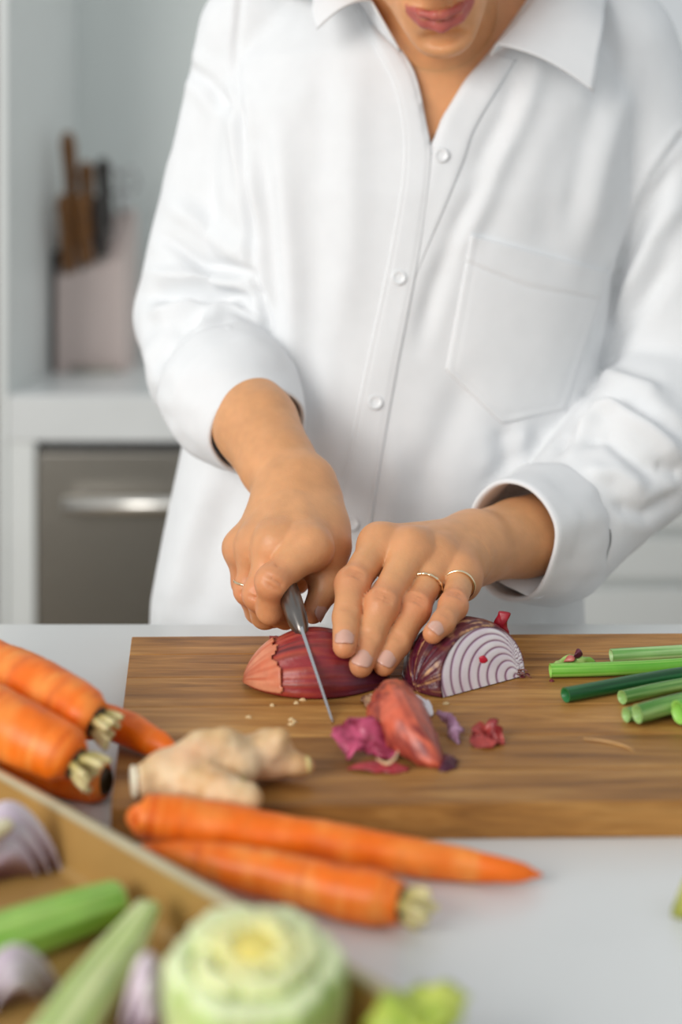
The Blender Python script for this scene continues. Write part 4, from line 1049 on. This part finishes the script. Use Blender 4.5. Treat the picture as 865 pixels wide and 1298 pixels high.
obj('onion_fibre', V, F, M['veg'], None, 'thin pale curled onion fibre across the magenta layer', 'onion fibre', cols=np.tile(A3(*lin(216, 178, 140)), (len(V), 1)))
V, F, S, TH = sweep([ON(740, 936, ZB+.0006), ON(765, 939, ZB+.0008), ON(790, 945, ZB+.0006), ON(804, 952, ZB+.0006)], [.0003, .0006, .0006, .0003], 6, 16)
obj('onion_fibre', V, F, M['veg'], None, 'thin pale straw-like fibre lying alone in front of the green stalks', 'onion fibre', cols=np.tile(A3(*lin(206, 160, 104)), (len(V), 1)))
crumbs = [(370, 911), (316, 908), (373, 914), (369, 917), (376, 890), (384, 886), (345, 893), (566, 891), (700, 862), (662, 857), (668, 854)]
for i, (cx_, cy_) in enumerate(crumbs):
    c = ON(cx_, cy_, ZB+.0008); th = i*1.7
    V, F = patch([c+A3(.0016*math.cos(th+a)*(1+.5*(k % 2)), .0013*math.sin(th+a), -.0006) for k, a in enumerate((0, 1.2, 2.3, 3.6, 5.0))], A3(0, 0, .0013), 3, .0004)
    cw = ['in the cluster of three near the ginger', 'lying alone near the ginger', 'in the cluster of three near the ginger', 'in the cluster of three near the ginger', 'against the onion half by the blade', 'against the onion half by the blade', 'just below the dry skin of the onion half', 'beside the cut onion piece'][min(i, 7)]
    if i < 8: obj('crumb', V, F, M['veg'], None, 'tiny pale onion crumb '+cw, 'crumb', 'onion crumbs on the board', cols=np.tile(A3(*lin(226, 190, 140)), (len(V), 1)))
    else: obj('crumb', V, F, M['veg'], None, ['tiny dark red crumb by the bright green stalk', 'tiny dark red crumb at the root of the cut onion piece', 'tiny dark red crumb at the root of the cut onion piece'][i-8], 'crumb', 'dark onion crumbs on the board', cols=np.tile(A3(*lin(110, 30, 40)), (len(V), 1)))

# ------------------------------------------------------------ ginger
gi = thing('ginger_root', 'knobbly pale beige ginger root at the front of the cutting board', 'ginger', (-.06, .70, ZB))
f = Field((-.115, .655, ZB-.006), (.0, .77, ZB+.045), .001)
G = lambda px_, py_, h: A3(*ON(px_, py_, ZB+h))
f.chain([G(184, 986, .011), G(215, 978, .012), G(252, 966, .0145), G(288, 953, .016)], [.0082, .0098, .0130, .0120], .007)
f.cone(G(284, 944, .023), G(304, 966, .014), .0088, .0110, .005)
f.cone(G(300, 964, .012), G(340, 955, .014), .0078, .0112, .005)
f.cone(G(340, 952, .016), G(354, 936, .023), .0105, .0056, .005)
f.cone(G(345, 956, .013), G(372, 966, .010), .0105, .0060, .005); f.cone(G(372, 966, .010), G(388, 968, .0095), .0058, .0048, .003)
f.chain([G(236, 985, .012), G(275, 999, .010), G(314, 1009, .008)], [.0092, .0078, .0068], .006)
f.plane((0, 0, ZB+.0003), (0, 0, -1), .002)
gc = G(180, 987, .011); f.plane(gc+A3(-.004, -.001, 0), unit(A3(-1, -.35, .12)), .001)
V, Fq = f.mesh(1)
N = vnormals(V, Fq); V = V+N*(.0012*vnoise(V, 75)+.0007*vnoise(V, 190)-.0004*np.clip(vnoise(np.stack([V[:, 0]*260, V[:, 1]*40, V[:, 2]*40], 1), 1.0), 0, 1))[:, None]; V[:, 2] = np.maximum(V[:, 2], ZB+.0002)
w = np.clip(.5+.7*vnoise(V, 60)+.4*vnoise(V, 210), 0, 1); cl = lerp(A3(*lin(206, 164, 110)), A3(*lin(232, 204, 164)), w); cl = lerp(cl, A3(*lin(214, 150, 112)), np.clip(vnoise(V+3, 55)+.05, 0, 1)*.9)
cl = lerp(cl, A3(*lin(240, 226, 198)), np.exp(-(np.linalg.norm(V-gc, axis=1)/.0085)**4)*((V-gc) @ A3(-1, -.35, .12) > .0022))
obj('rhizome', V, Fq, M['ginger'], gi, cols=cl)
V, F, S, TH = sweep([gc+A3(-.0034, -.001, .0), gc+A3(-.0046, -.0014, .0)], [.0076, .0072], 20, 3); obj('cut_end', V, F, M['ginger'], gi, cols=np.tile(A3(*lin(240, 228, 202)), (len(V), 1)))
V, F, S, TH = sweep([G(305, 987, .010), G(306, 978, .012), G(307, 966, .016)], [.0026, .0030, .0024], 12, 8); obj('sprout', V, F, M['ginger'], gi, cols=np.tile(A3(*lin(226, 218, 150)), (len(V), 1)))
V, F, S, TH = sweep([G(389, 968, .0095), G(394, 967, .0098)], [.0046, .0036], 14, 4); obj('cut_end', V, F, M['ginger'], gi, cols=np.tile(A3(*lin(226, 206, 140)), (len(V), 1)))

# ------------------------------------------------------------ spring onions
def stalk(path, r, c0, c1, label, hole=True, seed=0, squash=(1, 1)):
    """hollow green stalk, first path point is the cut end"""
    P = np.asarray(path, dtype=float); n = 40; C = catmull(P, n)
    t = thing('green_onion_stalk', label, 'green onion', A3(C[:, 0].mean(), C[:, 1].mean(), ZB), 'green onion stalks on the board')
    pr = lambda th, s: 1+.05*np.cos(2*th+seed)+.02*np.cos(5*th+seed)
    V, F, S, TH = sweep(P, [r]*3, 26, n, cap=False, prof=pr)
    st = vnoise(np.stack([TH*4, S*2+seed, S*0], 1), 1.0); fi = vnoise(np.stack([TH*14, S*4+seed, S*0], 1), 1.0)
    obj('stalk_wall', V, F, M['leaf'], t, cols=lerp(c0, c1, np.clip(.5+.6*st+.35*fi, 0, 1)))
    T = unit(P[1]-P[0]); 
    V, F, S, TH = sweep([C[0], C[0]+T*.0001, C[0]+T*.010, C[0]+T*.028], [r*1.0, r*.78, r*.74, r*.70], 26, 4, cap=False, prof=pr)
    obj('cut_end', V, F, M['leaf'], t, cols=np.tile(np.minimum(A3(*c1)*1.1, 1), (len(V), 1)))
GB = (A3(*lin(92, 168, 44)), A3(*lin(150, 204, 92))); GD = (A3(*lin(14, 70, 34)), A3(*lin(36, 112, 56))); GP = (A3(*lin(110, 164, 84)), A3(*lin(176, 210, 146))); GM = (A3(*lin(80, 134, 54)), A3(*lin(150, 186, 112)))
rad = .0042
def rest(r, *pp): return [A3(*ON(x_, y_, ZB+r*1.03)) for x_, y_ in pp]
stalk(rest(.0040, (775, 831), (865, 826), (1000, 818)), .0040, *GP, 'pale green onion stalk lying behind the other stalks', seed=1)
stalk(rest(.0042, (698, 850), (770, 848), (865, 843), (1020, 830)), .0042, *GB, 'bright green onion stalk, the longest one on the board', seed=2)
stalk(rest(.0044, (717, 881), (765, 872), (820, 862), (880, 853), (1020, 839)), .0044, *GD, 'dark green onion stalk with an open hollow end', seed=3)
stalk(rest(.0041, (789, 884), (865, 868), (1000, 848)), .0041, *GM, 'medium green onion stalk between the dark stalk and the paired ends', seed=4)
stalk(rest(.0041, (794, 906), (865, 893), (1010, 868)), .0041, *GM, 'green onion stalk pressed behind a wider hollow one', seed=5)
stalk([AT(808, 905, .7945), AT(870, 889, .810), AT(1010, 862, .845)], .0050, *GM, 'wide green onion stalk with a large hollow end facing out', seed=6)
stalk([AT(860, 903, .795), AT(900, 893, .806), AT(1010, 872, .832)], .0062, *GB, 'thickest bright green onion stalk, cut slanting', seed=7)
# ragged celery leaf and purple bit behind the stalks
V, F = patch([ON(697, 846, ZB+.002), ON(706, 836, ZB+.006), ON(720, 830, ZB+.009), ON(738, 832, ZB+.008), ON(756, 840, ZB+.005), ON(750, 848, ZB+.001), ON(720, 850, ZB+.001)], A3(0, -.001, .004), 7, .0007, .0014, 160, 11)
obj('leaf_scrap', V, F, M['leaf'], None, 'ragged pale green leaf scrap behind the bright green stalk', 'leaf', cols=lerp(A3(*lin(120, 164, 66)), A3(*lin(176, 206, 120)), np.clip(.5+vnoise(V, 200), 0, 1)))
V, F = patch([ON(727, 831, ZB+.013), ON(731, 822, ZB+.016), ON(736, 824, ZB+.016), ON(738, 830, ZB+.013), ON(732, 834, ZB+.011)], A3(0, -.002, .0015), 4, .0015); obj('onion_peel', V, F, M['peel'], None, 'tiny purple onion bit sitting on the green leaf scrap', 'onion skin', cols=np.tile(A3(*lin(96, 34, 56)), (len(V), 1)))
V, F = patch([ON(714, 834, ZB+.009), ON(720, 826, ZB+.012), ON(728, 827, ZB+.012), ON(727, 833, ZB+.010)], A3(0, -.001, .001), 4, .001); obj('onion_peel', V, F, M['peel'], None, 'tiny pink onion flake beside the purple bit on the leaf', 'onion skin', cols=np.tile(A3(*lin(196, 108, 96)), (len(V), 1)))
# leaf at the right edge of the worktop
V, F = patch([ON(852, 1162, ZC+.001), ON(853, 1148, ZC+.006), ON(860, 1128, ZC+.012), ON(872, 1112, ZC+.014), ON(900, 1118, ZC+.010), ON(905, 1150, ZC+.002), ON(870, 1165, ZC+.001)], A3(0, -.003, .005), 7, .0008, .001, 90, 12)
obj('green_leaf', V, F, M['leaf'], None, 'yellowish green leaf lying on the bare white worktop', 'leaf', cols=lerp(A3(*lin(128, 134, 40)), A3(*lin(176, 176, 84)), np.clip(.5+vnoise(V, 120), 0, 1)))

# ------------------------------------------------------------ tray and what lies in it
T0 = A3(*ON(0, 972, ZC+.028)); T1 = A3(*ON(588, 1298, ZC+.028)); td = unit(A3(T1[0]-T0[0], T1[1]-T0[1], 0)); tn = A3(td[1], -td[0], 0)
if tn[0] > 0: tn = -tn
c1 = T1+td*.012; c0_ = c1-td*.42; TW = .30
tr = thing('serving_tray', 'golden rectangular tray with a pale rim holding chopped vegetables', 'tray', A3(*((c0_+c1)/2+tn*TW/2)[:2], ZC))
def rrect(inset, z, rad=.028, n=8):
    pts = []; u0, u1, v0, v1 = inset, .42-inset, inset, TW-inset; r = max(rad-inset, .004)
    for cu, cv, a0 in ((u1-r, v0+r, -90), (u1-r, v1-r, 0), (u0+r, v1-r, 90), (u0+r, v0+r, 180)):
        for k in range(n+1):
            a = math.radians(a0+90*k/n); p = c0_+td*(cu+r*math.cos(a))+tn*(cv+r*math.sin(a)); pts.append((p[0], p[1], z))
    return pts
def loft(loops, close=True):
    n = len(loops[0]); V = np.array([p for l in loops for p in l]); F = []
    for i in range(len(loops)-1):
        for j in range(n): a = i*n+j; b = i*n+(j+1) % n; F.append((a, b, b+n, a+n))
    if close: F.append(tuple(range(n))[::-1]); F.append(tuple(range((len(loops)-1)*n, len(loops)*n)))
    return V, F
V, F = loft([rrect(.010, ZC+.0002), rrect(.006, ZC+.003), rrect(.0015, ZC+.0255), rrect(.0050, ZC+.0255), rrect(.0085, ZC+.006), rrect(.0125, ZC+.0035)]); obj('pan', V, F, M['tray'], tr, smooth=False)
V, F = loft([rrect(.0008, ZC+.0252), rrect(.0000, ZC+.0268), rrect(.0010, ZC+.0282), rrect(.0046, ZC+.0282), rrect(.0056, ZC+.0268), rrect(.0050, ZC+.0252)], False); obj('rim', V, F, M['rim'], tr)
ZT = ZC+.0036
TG = lambda px_, py_, h: A3(*ON(px_, py_, ZT+h))
def onion_wedge(path_a, path_b, height, thick, label, lean, seed):
    """wedge: curved outer skin side, pale inner layers"""
    a, b = np.asarray(path_a), np.asarray(path_b); t = thing('onion_wedge', label, 'onion', A3(*((a+b)/2)[:2], ZT), 'onion wedges in the tray')
    e = unit(b-a); side_ = unit(np.cross(e, A3(0, 0, 1))); upv = unit(A3(0, 0, 1)*math.cos(lean)+side_*math.sin(lean)); sd = np.cross(upv, e); L_ = np.linalg.norm(b-a)
    for k in range(3):
        s0 = 1-.24*k; V = []; n, m_ = 22, 12
        for i in range(n):
            u = i/(n-1); h = height*s0*math.sin(math.pi*u)**.7
            for j in range(m_):
                v = j/(m_-1); V.append(a+e*(L_*(.5+(u-.5)*s0))+upv*(h*math.sin(v*math.pi/2)+.0012)+sd*(thick*s0*math.cos(v*math.pi/2)*math.sin(math.pi*u)**.6))
        V = np.array(V); V[:, 2] = np.maximum(V[:, 2], ZT+.0003); F = [(i*m_+j, i*m_+j+1, (i+1)*m_+j+1, (i+1)*m_+j) for i in range(n-1) for j in range(m_-1)]
        F += [(i*m_, (i+1)*m_, (i+1)*m_+m_-1, i*m_+m_-1) for i in range(n-1)]
        V += sd*(-.0012*k); V[:, 2] = np.maximum(V[:, 2], ZT+.0003)
        vv = np.tile(np.linspace(0, 1, m_), n); ww = np.clip(.25+.7*vnoise(V+seed, 70)+.45*(vv < .28), 0, 1)
        obj('layer', V, F, M['flesh'], t, cols=lerp(A3(*lin(240, 230, 238)), A3(*lin(166, 118, 172)), np.clip(ww*.55+.75*np.clip(.22-vv, 0, 1)*3, 0, 1)))
    return t
onion_wedge(TG(-30, 1125, .0)+tn*.0105, TG(104, 1098, .0)+tn*.0105, .034, .014, 'purple onion wedge with a pale root end against the tray wall', -.3, 1)
V, F = patch([TG(-20, 1060, .028), TG(10, 1040, .032), TG(40, 1024, .034), TG(50, 1034, .032), TG(20, 1058, .028), TG(-10, 1078, .025)], A3(0, -.003, .003), 5, .004)
obj('onion_slice', V, F, M['flesh'], None, 'pale cream onion slice resting on the wedge by the tray wall', 'onion', cols=np.tile(A3(*lin(232, 222, 186)), (len(V), 1)))
onion_wedge(TG(-40, 1300, .0), TG(78, 1262, .0), .022, .012, 'pale purple onion wedge beside the celery stalk', -.2, 2)
onion_wedge(TG(150, 1345, .0), TG(228, 1330, .0), .034, .010, 'pointed pale purple onion wedge in front of the celery heart', -.1, 3)
def celery(path, r, c0, c1, label, seed, open_=.8):
    """ribbed U-shaped stalk"""
    P = np.asarray(path, dtype=float); t = thing('celery_stalk', label, 'celery', A3(P[:, 0].mean(), P[:, 1].mean(), ZT), 'celery pieces in the tray')
    pr = lambda th, s: (1+.05*np.cos(th*9))*(1-open_*.55*np.exp(-((((th+math.pi) % (2*math.pi))-math.pi)/.8)**2))
    V, F, S, TH = sweep(P, r, 54, 30, prof=pr); V[:, 2] = np.maximum(V[:, 2], ZT+.0003)
    w = np.clip(.5+.35*np.cos(TH*9)+.4*vnoise(np.stack([TH*2, S*3+seed, S*0], 1), 1.0), 0, 1); cl = lerp(c0, c1, w); e = np.clip(1-np.minimum(S, 1-S)/.03, 0, 1); cl = lerp(cl, A3(*lin(214, 228, 160)), e*.8)
    obj('stalk', V, F, M['leaf'], t, cols=cl); return t
celery([TG(-50, 1205, .0100), TG(30, 1180, .0102), TG(95, 1158, .0102), TG(150, 1140, .0095)], [.0100, .0105, .0100, .0088], A3(*lin(116, 174, 54)), A3(*lin(172, 210, 108)), 'bright green celery stalk piece below the onion wedge', 1, .3)
celery([TG(188, 1150, .016), TG(150, 1208, .013), TG(110, 1262, .012), TG(60, 1335, .011)], [.0055, .0095, .0105, .0110], A3(*lin(168, 196, 104)), A3(*lin(222, 228, 172)), 'pale yellow-green celery stalk leaning beside the celery heart', 2)
# celery heart: overlapping pale ribs round a yellow core, cut face up
ce = thing('celery_heart', 'pale green cut celery heart with a yellow centre in the tray', 'celery', A3(-.0305, .5085, ZT), 'celery pieces in the tray')
cc = A3(-.0305, .5085, ZT); up_ = unit(A3(.0, -.16, .98)); u_ = unit(np.cross(up_, A3(0, 1, 0))); v_ = np.cross(up_, u_)
rn = np.random.default_rng(3)
for ringi, (cnt, rr, wd_, hh) in enumerate(((6, .0272, .0150, .040), (5, .0195, .0125, .0425), (4, .0122, .0100, .0445))):
    for k in range(cnt):
        a0 = k/cnt*2*math.pi+ringi*.6+rn.random()*.2; half = math.pi/cnt*1.12; V = []; n, m_ = 16, 14; h2 = hh*(1+.08*(rn.random()-.5))
        for i in range(n):
            u = i/(n-1)*2-1; a = a0+u*half
            ri = rr+.0028*(1-u*u)-.0022*abs(u)**3+.0008*math.cos(u*9)
            q = u_*math.cos(a)+v_*math.sin(a); th_ = .0062*(1-.65*u*u)+.0008
            for j in range(m_):
                s = j/m_*2*math.pi; hz = h2*(.5-.5*math.cos(s)) if False else 0
                prof_ = [(ri, 0), (ri*1.04, h2*.3), (ri*1.07, h2*.6), (ri*1.05, h2*.9), (ri*1.03, h2*.98), (ri*1.0-.0004, h2), (ri-th_*.5, h2*1.01), (ri-th_+.0004, h2), (ri-th_, h2*.97), (ri-th_, h2*.8), (ri-th_, h2*.6), (ri-th_, h2*.3), (ri-th_, h2*.1), (ri-th_*.5, 0)]
                r_, z_ = prof_[j]; V.append(cc+q*r_+up_*z_)
        V = np.array(V); V[:, 2] = np.maximum(V[:, 2], ZT+.0003)
        F = [(i*m_+j, i*m_+(j+1) % m_, (i+1)*m_+(j+1) % m_, (i+1)*m_+j) for i in range(n-1) for j in range(m_)]+[tuple(range(m_))[::-1], tuple(range((n-1)*m_, n*m_))]
        hz = np.clip(((V-cc) @ up_)/h2, 0, 1); cl = lerp(A3(*lin(222, 232, 180)), A3(*lin(166, 204, 110)), np.clip(.3+.6*vnoise(V, 90)+.5*(hz-.5), 0, 1)); cl = lerp(cl, A3(*lin(228, 236, 190)), (hz > .93)*np.full(len(V), .85))
        cl = lerp(cl, A3(*lin(238, 226, 140)), np.full(len(V), (.0, .25, .6)[ringi]))
        obj('rib', V, F, M['leaf'], ce, cols=cl)
V, F, S, TH = sweep([cc, cc+up_*.038, cc+up_*.0440], [.0112, .0112, .0090], 18, 8); V[:, 2] = np.maximum(V[:, 2], ZT+.0003); obj('core', V, F, M['leaf'], ce, cols=np.tile(A3(*lin(240, 222, 120)), (len(V), 1)))
for k, (px_, py_, dd_, s, am) in enumerate(((508, 1302, .479, 1.0, .006), (540, 1283, .4865, 1.2, .005), (528, 1335, .473, 1.25, .016))):
    c = AT(px_, py_, dd_); th = np.linspace(0, 2*math.pi, 15)[:-1]
    V, F = patch([c+A3(.010*s*math.cos(a)*(1+.3*(i % 2)), .009*s*math.sin(a)*(1+.3*((i+1) % 2)), am*math.sin(a+k)) for i, a in enumerate(th)], A3(0, -.002, .005), 6, .0007, .0022, 120, 20+k); V[:, 2] = np.maximum(V[:, 2], ZT+.0004)
    obj('celery_leaf', V, F, M['leaf'], None, ['ragged yellow-green celery leaf beside the celery heart', 'largest ragged celery leaf in the tray corner', 'ragged celery leaf tucked in the tray corner'][k], 'leaf', 'celery leaves in the tray', cols=lerp(A3(*lin(146, 172, 52)), A3(*lin(196, 208, 96)), np.clip(.5+vnoise(V, 150), 0, 1)))

# settle things onto what carries them
def settle(name, dz, dx=0.0, dy=0.0): o_ = bpy.data.objects[name]; o_.location.z += dz; o_.location.x += dx; o_.location.y += dy
settle('onion_slice.001', -.0056, -.0130, .0032); settle('onion_peel.007', -.0046)
settle('onion_peel.008', -.0022, .0016, .0070); settle('onion_peel.009', -.0026, .0006, .0013); settle(cb1.name, -.0036); settle(cb5.name, -.0021); settle(gi.name, -.0008)
